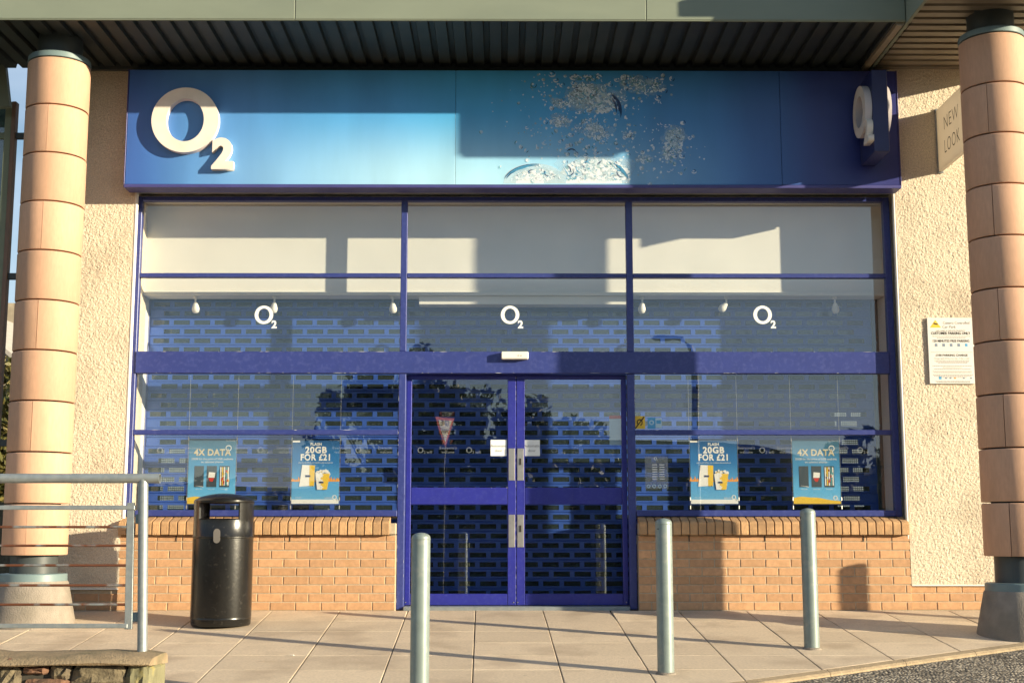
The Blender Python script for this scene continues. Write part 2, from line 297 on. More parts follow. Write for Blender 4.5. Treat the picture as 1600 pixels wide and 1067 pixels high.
# a second, nearly empty scene keeps the lettering evaluation fast
tsc = bpy.data.scenes.new('lettering_tmp'); tmpc = tsc.collection; tvl = tsc.view_layers[0]
def add_text(mb, body, size, x, y, z, mi=0, bold=0., align='CENTER', spacing=1., sx=1.):
    me = text(body, size, bold, 0, align, spacing)
    mb.add([(x + v.co.x * sx, y + v.co.y, z + v.co.z) for v in me.vertices], [tuple(p.vertices) for p in me.polygons], mi)
    return mb
def ring(mb, cx, y, cz, ro, rix, riz, n=40, mi=0, depth=0, mi_side=None, ring_ry=None):
    """the round letter O: circular outside, upright oval inside"""
    roz = ring_ry or ro
    A = [(2 * math.pi * i / n) for i in range(n)]
    o_ = [(cx + ro * math.cos(a), y, cz + roz * math.sin(a)) for a in A]; i_ = [(cx + rix * math.cos(a), y, cz + riz * math.sin(a)) for a in A]
    mb.add(o_ + i_, [(k, (k + 1) % n, n + (k + 1) % n, n + k) for k in range(n)], mi)
    if depth:
        ms = mi if mi_side is None else mi_side
        for P_, fl in ((o_, 1), (i_, -1)):
            Q = [(a, b + depth, c) for a, b, c in P_]
            mb.add(P_ + Q, [(k, n + k, n + (k + 1) % n, (k + 1) % n)[::fl] for k in range(n)], ms, True)
    return mb
def logo(mb, cx, y, cz, ro, mi=0):
    """O with a lowered small 2"""
    ring(mb, cx, y, cz, ro, ro * .6, ro * .7, 28, mi)
    add_text(mb, '2', ro * 1.12, cx + ro * 1.12, y, cz - ro * 1.42, mi, bold=ro * .045); return mb

# ------------------------------------------------------------------ ground, road, pavement
def kerb_y(x): return -3.03 + (x - 1.41) * .585 if x < 4.15 else -1.43 + (x - 4.15) * .16
g = MB()
ys = [-700, -60, -12, 0, 700]; xs = [-700, -12, 12, 700]
def gzz(y): return SLOPE * -12 - .3 if y <= -12 else -.3 + SLOPE * y if y < 0 else -.3
g.add([(x, y, gzz(y)) for y in ys for x in xs], [(j * 4 + i, j * 4 + i + 1, (j + 1) * 4 + i + 1, (j + 1) * 4 + i) for j in range(4) for i in range(3)])
GRASS = M('rough_grass', (.07, .075, .03), .95, var=.4, scale=1.5)
struct('ground', g, GRASS)
rd = MB(); rx = [-40, -6, -3, -1, 0, 1, 2, 3, 4, 4.15, 5, 6.5, 9, 40]
top = [(x, kerb_y(x) - .13 if x > -6.5 else kerb_y(-6.5) - .13) for x in rx]
for k in range(len(rx) - 1):
    (xa, ya), (xb, yb) = top[k], top[k + 1]
    q = [-12.0, -40.0]
    ra = [ya] + q; rb = [yb] + q
    for j in range(2):
        f = [(xa, ra[j + 1]), (xb, rb[j + 1]), (xb, rb[j]), (xa, ra[j])]
        rd.poly([(x, y, gz(y) - .022) for x, y in f])
struct('road', rd, ASPH)
pav = struct('pavement', MB(), JOINT)
base = MB()
bxs = [-9, -6.5, -3, -1, 1, 3, 4.15, 6, 9]
for k in range(len(bxs) - 1):
    xa, xb = bxs[k], bxs[k + 1]
    base.poly([(xa, max(kerb_y(xa), -7), gz(max(kerb_y(xa), -7)) - .006), (xb, max(kerb_y(xb), -7), gz(max(kerb_y(xb), -7)) - .006), (xb, .3, -.006), (xa, .3, -.006)])
base.poly([(-9, .3, -.006), (-3.6, .3, -.006), (-3.6, 6, -.006), (-9, 6, -.006)])
ob('joint_bed', base, JOINT, pav)
def clip(poly, f):                            # keep the side where f >= 0
    out = []
    for i in range(len(poly)):
        a, b = poly[i], poly[(i + 1) % len(poly)]; fa, fb = f(a), f(b)
        if fa >= 0: out.append(a)
        if fa * fb < 0: t = fa / (fa - fb); out.append((a[0] + (b[0] - a[0]) * t, a[1] + (b[1] - a[1]) * t))
    return out
L1 = lambda q: q[1] - (-3.03 + (q[0] - 1.41) * .585) - .004
L2 = lambda q: q[1] - (-1.43 + (q[0] - 4.15) * .16) - .004
def slab_mesh(poly):
    m = MB(); c = .004; cx = sum(p[0] for p in poly) / len(poly); cy = sum(p[1] for p in poly) / len(poly); n = len(poly)
    def ins(p): d = math.hypot(p[0] - cx, p[1] - cy) or 1; return (p[0] - (p[0] - cx) / d * c * 1.4, p[1] - (p[1] - cy) / d * c * 1.4)
    T = [ins(p) for p in poly]
    vs = [(x - cx, y - cy, gz(y) - gz(cy)) for x, y in T] + [(x - cx, y - cy, gz(y) - gz(cy) - .003) for x, y in poly] + [(x - cx, y - cy, gz(y) - gz(cy) - .012) for x, y in poly]
    m.add(vs, [tuple(range(n))] + [(n + i, n + (i + 1) % n, (i + 1) % n, i) for i in range(n)] + [(2 * n + i, 2 * n + (i + 1) % n, n + (i + 1) % n, n + i) for i in range(n)])
    return m, cx, cy
pitch, rowd = .592, .51; row0 = -.04; cache = {}
for i in range(-12, 13):
    for j in range(13):
        x0 = -.255 + i * pitch; x1 = x0 + pitch - .007; y1 = row0 - j * rowd + (.02 if j == 0 else 0); y0 = row0 - (j + 1) * rowd + .0025
        if j == 0: y1 = .12 if -.95 < x0 + .3 < 1.15 else -.004
        if y0 < -7: continue
        sk = lambda x, y: (x - .016 * y, y)
        poly = [sk(x0, y0), sk(x1, y0), sk(x1, y1), sk(x0, y1)]
        sel = L1 if (x0 + x1) / 2 < 4.15 else L2
        full = all(sel(p) >= 0 for p in poly)
        if not full:
            poly = clip(poly, sel)
            if len(poly) < 3: continue
            if max(p[1] for p in poly) - min(p[1] for p in poly) < .02: continue
        m, cx, cy = slab_mesh(poly)
        key = 'a' if full and j > 0 else None
        if key and key in cache: me = cache[key]
        else:
            me = m.mesh('slab', SLAB)
            if key: cache[key] = me
        ob('slab', me, None, pav, (cx, cy, gz(cy) + random.uniform(-.0008, .0012)))
kb = struct('kerb', MB(), KERB)
kx = [-6.5 + .62 * i for i in range(26)]
for a, b in zip(kx, kx[1:]):
    ja, jb = a + .002, b - .002; m = MB(); vs = []
    for x in (ja, jb):
        y = kerb_y(x)
        for dy, dz in ((0, -.03), (0, -.001), (-.012, .003), (-.10, 0), (-.125, -.012), (-.125, -.06)): vs.append((x, y + dy, gz(y + dy) + dz))
    m.add(vs, [(k, k + 1, 7 + k, 6 + k) for k in range(5)] + [(5, 4, 3, 2, 1, 0), (6, 7, 8, 9, 10, 11)]); ob('kerb_stone', m, KERB, kb)

# ------------------------------------------------------------------ building shell and interior
SOF = 4.93
shell = thing('shop_building', 'flat roofed single storey shop building behind the blue shopfront', 'building', (0, .5, 0))
def shp(name, mats, *a): o = bx(name, mats, None, *a); o.parent = shell; o.matrix_parent_inverse = Matrix.Translation((0, -.5, 0)); return o
shp('roof', SOFFIT, -4.12, 9, .02, 10, 4.99, 5.5)
shp('side_wall', WHITE, -4.1, -3.62, .5, 10, -.2, 4.985); shp('side_wall', WHITE, 3.76, 9, .5, 10, -.2, 4.985)
shp('back_wall', DARKIN, -3.618, 3.758, 9.6, 10, -.2, 4.985)
shp('lintel_wall', WHITE, -3.618, 3.758, .04, .4, 3.78, 4.985)
shp('inner_wall', DARKIN, -3.616, -3.54, .71, 9.59, 0, 4.98); shp('inner_wall', DARKIN, 3.68, 3.756, .71, 9.59, 0, 4.98)
shp('ceiling', DARKIN, -3.53, 3.67, .74, 9.59, 3.1, 3.2)
struct('shop_floor', MB().box(-3.61, 3.75, .13, 9.6, -.08, .012), FLOORIN)

# roughcast walls: every pebble bump is real relief
def blur(a, k):
    for ax in (0, 1):
        a = sum(np.roll(a, s, ax) * wgt for s, wgt in zip(range(-k, k + 1), np.exp(-np.linspace(-1.6, 1.6, 2 * k + 1) ** 2)))
    return a / a.std()
def roughcast(name, x0, x1, z0, z1, parent, notch=None, res=.0062):
    nx = int((x1 - x0) / res); nz_ = int((z1 - z0) / res)
    h = blur(rng.standard_normal((nz_ + 1, nx + 1)), 1) * .9 + blur(rng.standard_normal((nz_ + 1, nx + 1)), 3) * .22
    h = np.clip(h, -1.2, 1.9) * .0024
    X, Z = np.meshgrid(np.linspace(x0, x1, nx + 1), np.linspace(z0, z1, nz_ + 1))
    edge = np.minimum(np.minimum(X - x0, x1 - X), np.minimum(Z - z0, z1 - Z)); fade = np.clip(edge / .02, 0, 1)
    Y = -h * fade
    n = nx + 1; vs = np.stack([X, Y, Z], -1).reshape(-1, 3)
    ii, jj = np.meshgrid(np.arange(nx), np.arange(nz_)); a = (jj * n + ii).ravel(); F = np.stack([a, a + 1, a + n + 1, a + n], 1)
    me = bpy.data.meshes.new(name); me.vertices.add(len(vs)); me.vertices.foreach_set('co', vs.ravel())
    me.loops.add(F.size); me.loops.foreach_set('vertex_index', F.ravel()); me.polygons.add(len(F)); me.polygons.foreach_set('loop_start', np.arange(0, F.size, 4))
    me.polygons.foreach_set('use_smooth', np.ones(len(F), bool)); me.materials.append(ROUGH); me.update(calc_edges=True); me.validate()
    return ob(name, me, None, parent)
brick_w, brick_h, jt = .215, .0655, .009
_b = MB().cbox(0, brick_w, 0, .05, 0, brick_h, .0035).mesh('brick', BRICK); _bc = {}
def bricks(parent, x0, x1, z0, n, yf, odd=0):
    for r in range(n):
        z = z0 + r * .0745; x = x0 - (.112 if (r + odd) % 2 else 0)
        while x < x1 - .01:
            a, b = max(x, x0), min(x + brick_w, x1)
            if b - a > .03:
                if abs(b - a - brick_w) < 1e-4: me = _b
                else:
                    k = round(b - a, 3); me = _bc.get(k)
                    if me is None: me = _bc[k] = MB().cbox(0, b - a, 0, .05, 0, brick_h, .0035).mesh('brick', BRICK)
                ob('brick', me, None, parent, (a, yf + random.uniform(-.0012, .0012), z + random.uniform(-.0008, .0008)), (0, random.uniform(-.003, .003), 0))
            x += brick_w + jt
wl = thing('roughcast_wall', 'cream roughcast wall beside the left terracotta column', 'wall', (-3.75, 0, 0))
wr = thing('roughcast_wall', 'cream roughcast wall carrying the parking notice beside the right column', 'wall', (4.3, 0, 0))
for o_, x0, x1, z0, bx0, bx1 in ((wl, -4.12, -3.385, .19, -4.12, -3.40), (wr, 3.575, 4.72, .22, 3.575, 6.5)):
    roughcast('render_face', x0, x1, z0, SOF + .02, o_); bx('wall_core', ROUGH, o_, x0, x1, .006, .5, z0, SOF + .02)
    bx('mortar_bed', MORTAR, o_, bx0, bx1, .0245, .5, -.15, z0 - .012); bx('drip_bead', WHITE, o_, x0, x1 - .002, -.002, .03, z0 - .01, z0 + .004)
    bricks(o_, bx0 + .002, bx1, .004, 3 if o_ is wr else 2, .02)
bx('wall_end', ROUGH, wr, 4.722, 9, .002, .5, .22, SOF + .02)
ob('corner_bead', MB().tube([(-3.372, .012, .80), (-3.372, .012, SOF)], .017, 10), WHITE, wl)
ob('corner_bead', MB().tube([(3.562, .012, .62), (3.562, .012, SOF)], .014, 10), WHITE, wr)
for o_ in (wl, wr):
    for q in o_.children: q.location -= o_.location

# brick walls below the windows
def sill_brick(wd):
    p = [(.11, .655), (-.05, .655), (-.055, .66), (-.055, .752), (-.05, .766), (-.036, .775), (.11, .815)]
    c = .004; m = MB(); n = len(p); cy = sum(q[0] for q in p) / n; cz = sum(q[1] for q in p) / n
    pi = [(cy + (y - cy) * .965, cz + (z - cz) * .955) for y, z in p]
    vs = [(0, y, z) for y, z in pi] + [(c, y, z) for y, z in p] + [(wd - c, y, z) for y, z in p] + [(wd, y, z) for y, z in pi]
    m.add(vs, [tuple(range(n))[::-1], tuple(range(3 * n, 4 * n))] + [(r * n + i, (r) * n + (i + 1) % n, (r + 1) * n + (i + 1) % n, (r + 1) * n + i) for r in range(3) for i in range(n)])
    return m
_sb = sill_brick(.0655).mesh('sill_brick', BRICK_DUST)
for nm, x0, x1, lab in (('l', -3.398, -.965, 'low buff brick wall with sloping sill behind the black litter bin'), ('r', 1.178, 3.573, 'low buff brick wall with sloping sill right of the doors')):
    wt = thing('brick_wall', lab, 'wall', ((x0 + x1) / 2, 0, 0)); dx = Vector(wt.location); n0 = 0
    bx('mortar_bed', MORTAR, wt, x0, x1, .0045, .3, -.15, .654)
    bricks(wt, x0, x1, .004, 8, 0, 0 if nm == 'l' else 1)
    xx = x0 - (.112 if nm == 'l' else 0)
    while xx < x1:                                   # the thin cut course under the sill
        a, b = max(xx, x0), min(xx + brick_w, x1)
        if b - a > .03: ob('brick', MB().cbox(0, b - a, 0, .05, 0, .045, .003), BRICK, wt, (a, random.uniform(-.001, .001), .6))
        xx += brick_w + jt
    k = 0; x = x0 + .004
    while x < x1 - .05:
        ob('sill_brick', _sb, None, wt, (x, random.uniform(-.003, .002), random.uniform(-.0015, .0015)), (0, 0, random.uniform(-.008, .008))); x += .0745
    bx('sill_mortar', MORTAR, wt, x0, x1, -.03, .1, .66, .757)
    for wx in ((-1.9, -2.9) if nm == 'l' else (1.62, 2.29, 3.16)): bx('weep_vent', INK, wt, wx, wx + .009, -.004, .03, .598, .648, .001)
    for q in wt.children: q.location -= dx

# ------------------------------------------------------------------ canopies
cf = thing('canopy', 'sage green metal canopy with ribbed soffit over the shopfront', 'canopy', (0, -.58, SOF)); co_ = Vector(cf.location)
def sheet(x0, x1, y0, y1, z, along, pitch=.155, d=.038):
    """trapezoidal ribs seen from below; along = axis the ribs run on"""
    prof = []; a0, a1 = (x0, x1) if along == 'y' else (y0, y1); t = a0
    while t < a1:
        prof += [(t, 0), (t + pitch * .62, 0), (t + pitch * .68, d), (t + pitch * .94, d)]; t += pitch
    prof.append((min(t, a1 + .1), 0)); m = MB(); n = len(prof)
    if along == 'y': vs = [(u, y0, z + v) for u, v in prof] + [(u, y1, z + v) for u, v in prof]
    else: vs = [(x0, u, z + v) for u, v in prof] + [(x1, u, z + v) for u, v in prof]
    m.add(vs, [(i, n + i, n + i + 1, i + 1) for i in range(n - 1)]); return m
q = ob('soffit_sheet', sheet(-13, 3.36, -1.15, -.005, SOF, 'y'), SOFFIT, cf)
bx('gap_shade_strip', STEELD, cf, -4.1, 3.36, -.05, -.008, SOF - .03, SOF + .045)  # dark strip painting in the gap shade between soffit and sign top
ob('roof_deck', MB().box(-13, 3.36, -1.14, 0, SOF + .05, SOF + .6), SOFFIT, cf)
sx = [-13, -9.6, -5.6, -1.59, 1.185, 3.366]
sx[3] = at(462, 15, -1.16).x; sx[4] = at(1009, 15, -1.16).x
for a, b in zip(sx, sx[1:]):
    ob('fascia_panel', MB().cbox(a + .002, b - .002, -1.19, -1.16, SOF + .002, SOF + .58, .004), FASCIA, cf)
    ob('drip_edge', MB().tube([(a + .002, -1.175, SOF + .002), (b - .002, -1.175, SOF + .002)], .011, 8), FASCIA, cf)
ob('valley_trim', MB().prism([(3.30, SOF - .028), (3.345, SOF - .035), (3.365, SOF - .012), (3.365, SOF + .02), (3.29, SOF + .02)], 1, -1.155, -.004), TRIM, cf)
for q in cf.children: q.location -= co_
cr = thing('canopy', 'deeper porch canopy with crosswise ribs over the right column', 'canopy', (4.07, -.95, SOF)); co_ = Vector(cr.location); YF = -1.93; XE = 4.76
ob('soffit_sheet', sheet(3.40, XE, YF + .02, -.006, SOF + .006, 'x', .142, .055), SOFFIT_LIT, cr)
ob('roof_deck', MB().box(3.41, XE - .01, YF + .03, 0, SOF + .066, SOF + .7), SOFFIT, cr)
bx('side_fascia', FASCIA, cr, 3.37, 3.40, YF, -.01, SOF - .02, SOF + .7)
bx('side_fascia', FASCIA, cr, XE, XE + .03, YF, -.01, SOF - .02, SOF + .7); bx('front_fascia', FASCIA, cr, 3.402, XE - .002, YF, YF + .03, SOF - .05, SOF + .7)
bx('gutter', FASCIA, cr, 3.20, XE + .12, YF - .06, YF + .10, SOF + .42, SOF + .56, .01)
for q in cr.children: q.location -= co_

# ------------------------------------------------------------------ columns
def column(cx, cy, lab, tw):
    zb = gz(cy); t = thing('column', lab, 'column', (cx, cy, zb), 'terracotta clad columns'); z0 = .49 - zb; H = .4225; Rr = .262
    def half(): 
        m = MB(); g_ = .0024 / Rr
        m.lathe([(Rr - .05, .004), (Rr - .005, .004), (Rr, .011), (Rr, H - .016), (Rr - .006, H - .009), (Rr - .05, H - .009)], 26, g_, math.pi - g_)
        for a in (g_, math.pi - g_):
            c, s = math.cos(a), math.sin(a); p = [((Rr - .05), .004), (Rr - .005, .004), (Rr, .011), (Rr, H - .016), (Rr - .006, H - .009), (Rr - .05, H - .009)]
            m.poly([(r * c, r * s, z) for r, z in (p if a < 1 else p[::-1])])
        return m.mesh('cladding_panel', TERRA)
    hm = half()
    for k in range(10):
        a = R(5 + tw) if k % 2 else R(93 + tw)
        for s in (0, math.pi): ob('cladding_panel', hm, None, t, (random.uniform(-.0015, .0015), 0, z0 + k * H), (0, 0, a + s))
    ob('core', MB().lathe([(.19, z0 - .24), (.19, z0 + 10 * H + .02)], 24), STEELD, t)
    zt = z0 + 10 * H
    ob('cap_ring', MB().lathe([(.2, zt), (.262, zt), (.265, zt + .004), (.262, zt + .045), (.255, zt + .052), (.18, zt + .056)], 40), STEELP, t)
    ob('top_neck', MB().lathe([(.188, zt + .03), (.188, SOF - zb + .03)], 32), STEELD, t)
    ob('base_neck', MB().lathe([(.185, .3), (.185, z0 + .01)], 32), STEELP, t)
    ob('base_flange', MB().lathe([(.18, .405), (.262, .402), (.268, .395), (.27, .33), (.2, .33)], 40), STEELP, t)
    ob('plinth', MB().lathe([(.2, .34), (.272, .342), (.28, .33), (.345, .02), (.35, -.06)], 40), CONC, t)
    return t
column(-3.905, -.65, 'terracotta column behind the railing, left of the blue sign', 0)
column(4.05, -1.25, 'terracotta column at the right edge, beside the parking notice', -36)

# ------------------------------------------------------------------ main fascia sign
sg = thing('shop_sign', 'long blue fascia sign with white O2 letters and printed water bubbles', 'sign', (0, 0, 3.76)); S0 = Vector(sg.location)
px = [-3.425, -.452, 2.50, 3.565]
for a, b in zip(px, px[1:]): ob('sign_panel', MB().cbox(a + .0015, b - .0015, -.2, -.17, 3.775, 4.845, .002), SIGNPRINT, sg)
ob('box', MB().box(-3.42, 3.56, -.168, -.006, 3.768, 4.85), SIGNEDGE, sg)
bx('bottom_rail', SIGNEDGE, sg, -3.432, 3.572, -.212, -.02, 3.742, 3.773, .004)
bx('end_cap', SIGNEDGE, sg, -3.436, -3.427, -.205, -.01, 3.774, 4.85); bx('end_cap', SIGNEDGE, sg, 3.567, 3.576, -.205, -.01, 3.774, 4.85)
c = at(289, 187.5, -.27); m = MB(); ring(m, c.x, -.27, c.z, .302, .17, .2, 56, 0, .07, 1); ob('letter_o', m, [LETTER, LETTER_EDGE], sg)
c = at(347, 261, -.26); me = text('2', .365, .02, .028).copy(); me.materials.clear(); me.materials.append(LETTER); ob('letter_two', me, None, sg, (c.x, -.231, c.z))
# printed bubbles: flat ink shapes on the panel
bb = MB(); layer = [0]
def SP(px_, py_): q = at(px_, py_, -.2); return q.x, q.z
def blob(px_, py_, r, mi, ax=1., rot=0., jag=.25, n=9):
    x, z = SP(px_, py_); layer[0] = (layer[0] + 1) % 40; y = -.2012 - layer[0] * .00004; k = r / 171
    pts = []
    for i in range(n):
        a = 2 * math.pi * i / n; rr = k * (1 + random.uniform(-jag, jag)); u, v = rr * ax * math.cos(a), rr * math.sin(a)
        pts.append((x + u * math.cos(rot) - v * math.sin(rot), y, z + u * math.sin(rot) + v * math.cos(rot)))
    bb.poly(pts, mi)
def cres(px_, py_, r, a0, a1, wd, mi, ax=1., rot=0.):
    x, z = SP(px_, py_); layer[0] = (layer[0] + 1) % 40; y = -.2030 - layer[0] * .00004; k = r / 171; n = 10; o_, i_ = [], []
    for j in range(n + 1):
        t = j / n; a = a0 + (a1 - a0) * t; w_ = wd / 171 * math.sin(math.pi * t) * random.uniform(.6, 1.2) + .0008
        for lst, rr in ((o_, k), (i_, k - w_)):
            u, v = rr * ax * math.cos(a), rr * math.sin(a); lst.append((x + u * math.cos(rot) - v * math.sin(rot), y, z + u * math.sin(rot) + v * math.cos(rot)))
    bb.add(o_ + i_, [(j, j + 1, n + 2 + j, n + 1 + j) for j in range(n)], mi)
def bubble(x, y, r, tone=0):
    if r < 2: blob(x, y, r, random.choice((0, 0, 1)), random.uniform(.8, 1.4), random.uniform(0, 3)); return
    if random.random() < .35: blob(x, y, r * .9, 1, random.uniform(.9, 1.3), random.uniform(0, 3), .2)
    a = random.uniform(1.2, 3.2); cres(x, y, r, a, a + random.uniform(2, 4), r * .5, random.choice((0, 0, 0, 3)), random.uniform(.9, 1.3))
    if r > 3 and random.random() < .6: cres(x, y, r * 1.02, a + 3.2, a + 5, r * .35, 2)
    if r > 3: blob(x - r * .3, y - r * .3, r * .3, 0, 1.5, random.uniform(0, 3), .3)
def swarm(cx, cy, rx, ry, n, r0, r1, gauss=True):
    for _ in range(n):
        for _t in range(20):
            u, v = (random.gauss(0, .5), random.gauss(0, .5)) if gauss else (random.uniform(-1, 1), random.uniform(-1, 1))
            x, y = cx + u * rx, cy + v * ry
            if 116 < y < 288: break
        else: continue
        bubble(x, y, r0 + (r1 - r0) * random.random() ** 2.2)
def splash(cx, cy, rx, ry, n, r0, r1, rot=0, whites=(0, 0, 0, 1), lo=117, hi=283):
    for k in range(int(n * .5)):
        a = random.uniform(0, 6.3); d = random.random() ** .6; x, y = cx + rx * d * math.cos(a), cy + ry * d * math.sin(a); r = random.uniform(1.2, 2.2) * r1 * .6
        if lo + r < y < hi - r: blob(x, y, r, 5, random.uniform(1, 1.8), random.uniform(-1, 1), .12, 14)
    for k in range(int(n * 6)):
        a = random.uniform(0, 6.3); d = random.random() ** .62; u, v = rx * d * math.cos(a), ry * d * math.sin(a)
        x, y = cx + u * math.cos(rot) - v * math.sin(rot), cy + u * math.sin(rot) + v * math.cos(rot); r = (r0 + (r1 - r0) * random.random() ** 2.4) * .3
        if not lo + r < y < hi - r: continue
        mi = random.choice(whites) if random.random() < .72 else random.choice((1, 4, 4, 2, 3))
        blob(x, y, r * (.55 if mi in (2, 4) else 1), mi, random.uniform(.8, 2.4), random.uniform(-.9, .9) - rot, .3, 11)
    for _ in range(n // 3):
        a = random.uniform(0, 6.3); d = random.random() ** .5
        x, y = cx + rx * d * math.cos(a), cy + ry * d * math.sin(a); r = random.uniform(r0, r1) * .8
        if lo + r < y < hi - r: q = random.uniform(0, 6); cres(x, y, r, q, q + random.uniform(1, 3), r * .3, random.choice((2, 4, 4, 1)))
def dome(x0, x1, top, mi, base=287, p=2.2):
    n = 28; layer[0] = (layer[0] + 1) % 40; pts = []
    for i in range(n + 1):
        u = -1 + 2 * i / n; h_ = (1 - abs(u) ** p) ** (1 / p); x, z = SP(x0 + (x1 - x0) * (u + 1) / 2, base - (base - top) * h_); pts.append((x, -.2008 - layer[0] * 1e-5, z))
    bb.poly(pts[::-1], mi)
dome(786, 884, 256, 1); dome(800, 880, 262, 1); dome(872, 984, 246, 1); dome(884, 972, 254, 0); dome(905, 966, 262, 0); dome(806, 850, 270, 0)
swarm(925, 200, 95, 95, 460, .5, 3.8); swarm(1050, 240, 45, 50, 110, .6, 4); swarm(830, 180, 60, 80, 34, .5, 1.6); swarm(890, 135, 60, 25, 60, .8, 5, False); swarm(1010, 140, 40, 22, 44, .8, 5, False)
splash(925, 155, 40, 20, 60, 2, 9, .3); splash(918, 145, 22, 8, 16, 4, 9, .2); splash(990, 130, 22, 13, 30, 1.5, 6, .4, (0, 3, 1)); splash(1020, 135, 20, 9, 18, 1.5, 5, -.6, (0, 3)); splash(915, 120, 26, 6, 18, 1.5, 6, 0, (0, 3))
splash(930, 205, 28, 14, 36, 1.5, 5, .7); splash(875, 190, 16, 9, 20, 1.5, 5); splash(1052, 225, 14, 26, 46, 1.5, 6, .35); splash(1005, 250, 12, 7, 12, 1.5, 4); splash(875, 162, 12, 6, 12, 1.5, 5); splash(985, 211, 9, 4, 8, 1.5, 4, -.4)
cres(950, 172, 27, -.6, 1.25, 9, 2, .8, .1); cres(948, 170, 20, -.4, 1.1, 5, 2, .8)
for k in range(7): cres(836, 289, 34 - random.random() * 4, R(75) + random.uniform(0, .3), R(172) - random.uniform(0, .5), 2.4, random.choice((4, 4, 2)), 1.5, 0)
splash(838, 276, 34, 11, 46, 2, 8, 0, (0, 0, 0, 0, 1)); splash(805, 284, 12, 5, 10, 2, 6); splash(930, 268, 50, 17, 90, 3, 11, 0, (0, 0, 0, 0, 1)); splash(935, 280, 50, 6, 40, 3, 8, 0, (0, 0, 0, 0, 1))
for k in range(5): cres(960 - k, 284, 26 + k * .8, R(2), R(78), 5, random.choice((2, 4, 4)), .85, .1)
cres(893, 265, 20, R(150), R(235), 4, 4, .5, .5); cres(893, 240, 8, R(20), R(160), 3, 2); cres(910, 248, 8, R(-70), R(40), 3, 2)
def ink(c, a):
    m = flat('bubble_ink', c); m.node_tree.nodes['Principled BSDF'].inputs['Alpha'].default_value = a; return m
ob('bubble_print', bb, [ink((.8, .87, .94), .75), ink((.6, .76, .85), .5), ink((.02, .05, .16), .75), ink((.15, .42, .48), .5), ink((.08, .36, .62), .6), ink((.55, .75, .88), .2)], sg, kind='stuff')
for q in sg.children: q.location -= S0

# blade sign
bl = thing('blade_sign', 'navy box sign with O2 letters jutting from the right end of the blue sign', 'sign', (3.27, -.2, 3.95)); B0 = Vector(bl.location)
bx('box', BLADE, bl, 3.21, 3.345, -.665, -.215, 3.95, 4.69, .006)
for sx_ in (-1, 1):
    m = MB(); ring(m, 0, 0, 0, .205, .115, .14, 44, 0, .06, 1, .232); o = ob('letter_o', m, [LETTER, LETTER_EDGE], bl, (3.277 + (-.128 if sx_ < 0 else .106), -.445, 4.375), (0, 0, R(-90) if sx_ < 0 else R(90)))
    me = text('2', .27, .016, .026).copy(); me.materials.clear(); me.materials.append(LETTER)
    o = ob('letter_two', me, None, bl, (3.277 + sx_ * .094, -.60 if sx_ < 0 else -.29, 4.06), (0, 0, R(-90) if sx_ < 0 else R(90)))
for q in bl.children: q.location -= B0

# ------------------------------------------------------------------ shopfront frame, panes and doors
FY = .10
sf = thing('shopfront', 'blue framed glass shopfront with automatic double doors', 'shopfront', (0, FY, 0)); SF0 = Vector(sf.location)
XL, XR = -3.405, 3.548
def fr(n, x0, x1, z0, z1, y0=FY, y1=FY + .07, parent=sf, mats=BLUE): return bx(n, mats, parent, x0, x1, y0, y1, z0, z1, .004)
fr('jamb', XL, XL + .06, .815, 3.74); fr('jamb', XR - .06, XR, .815, 3.74)
m1, m2, m3, m4 = -.962, -.898, 1.105, 1.172
fr('head_rail', XL + .061, XR - .061, 3.70, 3.74)
for a, b in ((m1, m2), (m3, m4)):
    fr('post', a, b, 0.004, 2.098); fr('mullion', a + .004, b - .002, 2.30, 3.699)
fr('transom', XL + .061, XR - .061, 2.10, 2.298, FY - .012, FY + .08)
bays = ((XL + .061, m1 + .003), (m2 - .001, m3 + .003), (m4 - .001, XR - .061))
for a, b in bays: fr('glazing_bar', a, b, 2.982, 3.022)
for a, b in ((XL + .061, m1 - .001), (m4 + .001, XR - .061)): fr('glazing_bar', a, b, 1.545, 1.59); fr('bottom_rail', a, b, .818, .872, FY - .02)
def pane(x0, x1, z0, z1, y=FY + .03, parent=sf): return ob('pane', MB().box(x0, x1, y, y + .006, z0, z1), PANE, parent)
for a, b in bays: pane(a, b, 3.022, 3.70); pane(a, b, 2.298, 2.982)
for a, b in (bays[0], bays[2]): pane(a, b, 1.59, 2.10); pane(a, b, .872, 1.545)
DY = .21
for k, (a, b) in enumerate(((m2 + .002, .098), (.103, m3 - .002))):
    d = MB(); dr = ob('door', MB(), None, sf); dr.data = MB().cbox(a, b, DY, DY + .05, 2.06, 2.095, .003).mesh('door', BLUE_DOOR)
    s0, s1 = (.045, .075) if k == 0 else (.075, .045)
    fr('stile', a, a + s0, .035, 2.059, DY, DY + .05, dr, BLUE_DOOR); fr('stile', b - s1, b, .035, 2.059, DY, DY + .05, dr, BLUE_DOOR)
    for z0, z1 in ((.035, .135), (.925, 1.078)): fr('rail', a + s0 + .001, b - s1 - .001, z0, z1, DY + .002, DY + .05, dr, BLUE_DOOR)
    pane(a + s0, b - s1, .135, .925, DY + .02, dr); pane(a + s0, b - s1, 1.078, 2.06, DY + .02, dr)
    hx = b - .066 if k == 0 else a + .008
    for z0, z1 in ((.545, .835), (1.14, 1.43)):
        bx('handle_plate', PLATE, dr, hx, hx + .056, DY - .006, DY + .001, z0, z1, .002)
    for sx2 in (a + .01, b - .02): ob('bolt', MB().lathe([(0, .004), (.005, .004), (.006, 0)], 8), PLATE, dr, (sx2, DY - .001, .06), (R(90), 0, 0))
    for z0 in (.62, 1.22): bx('lock_cylinder', INK, dr, hx + .018, hx + .036, DY - .012, DY - .005, z0 + .06, z0 + .12, .003) if k else None
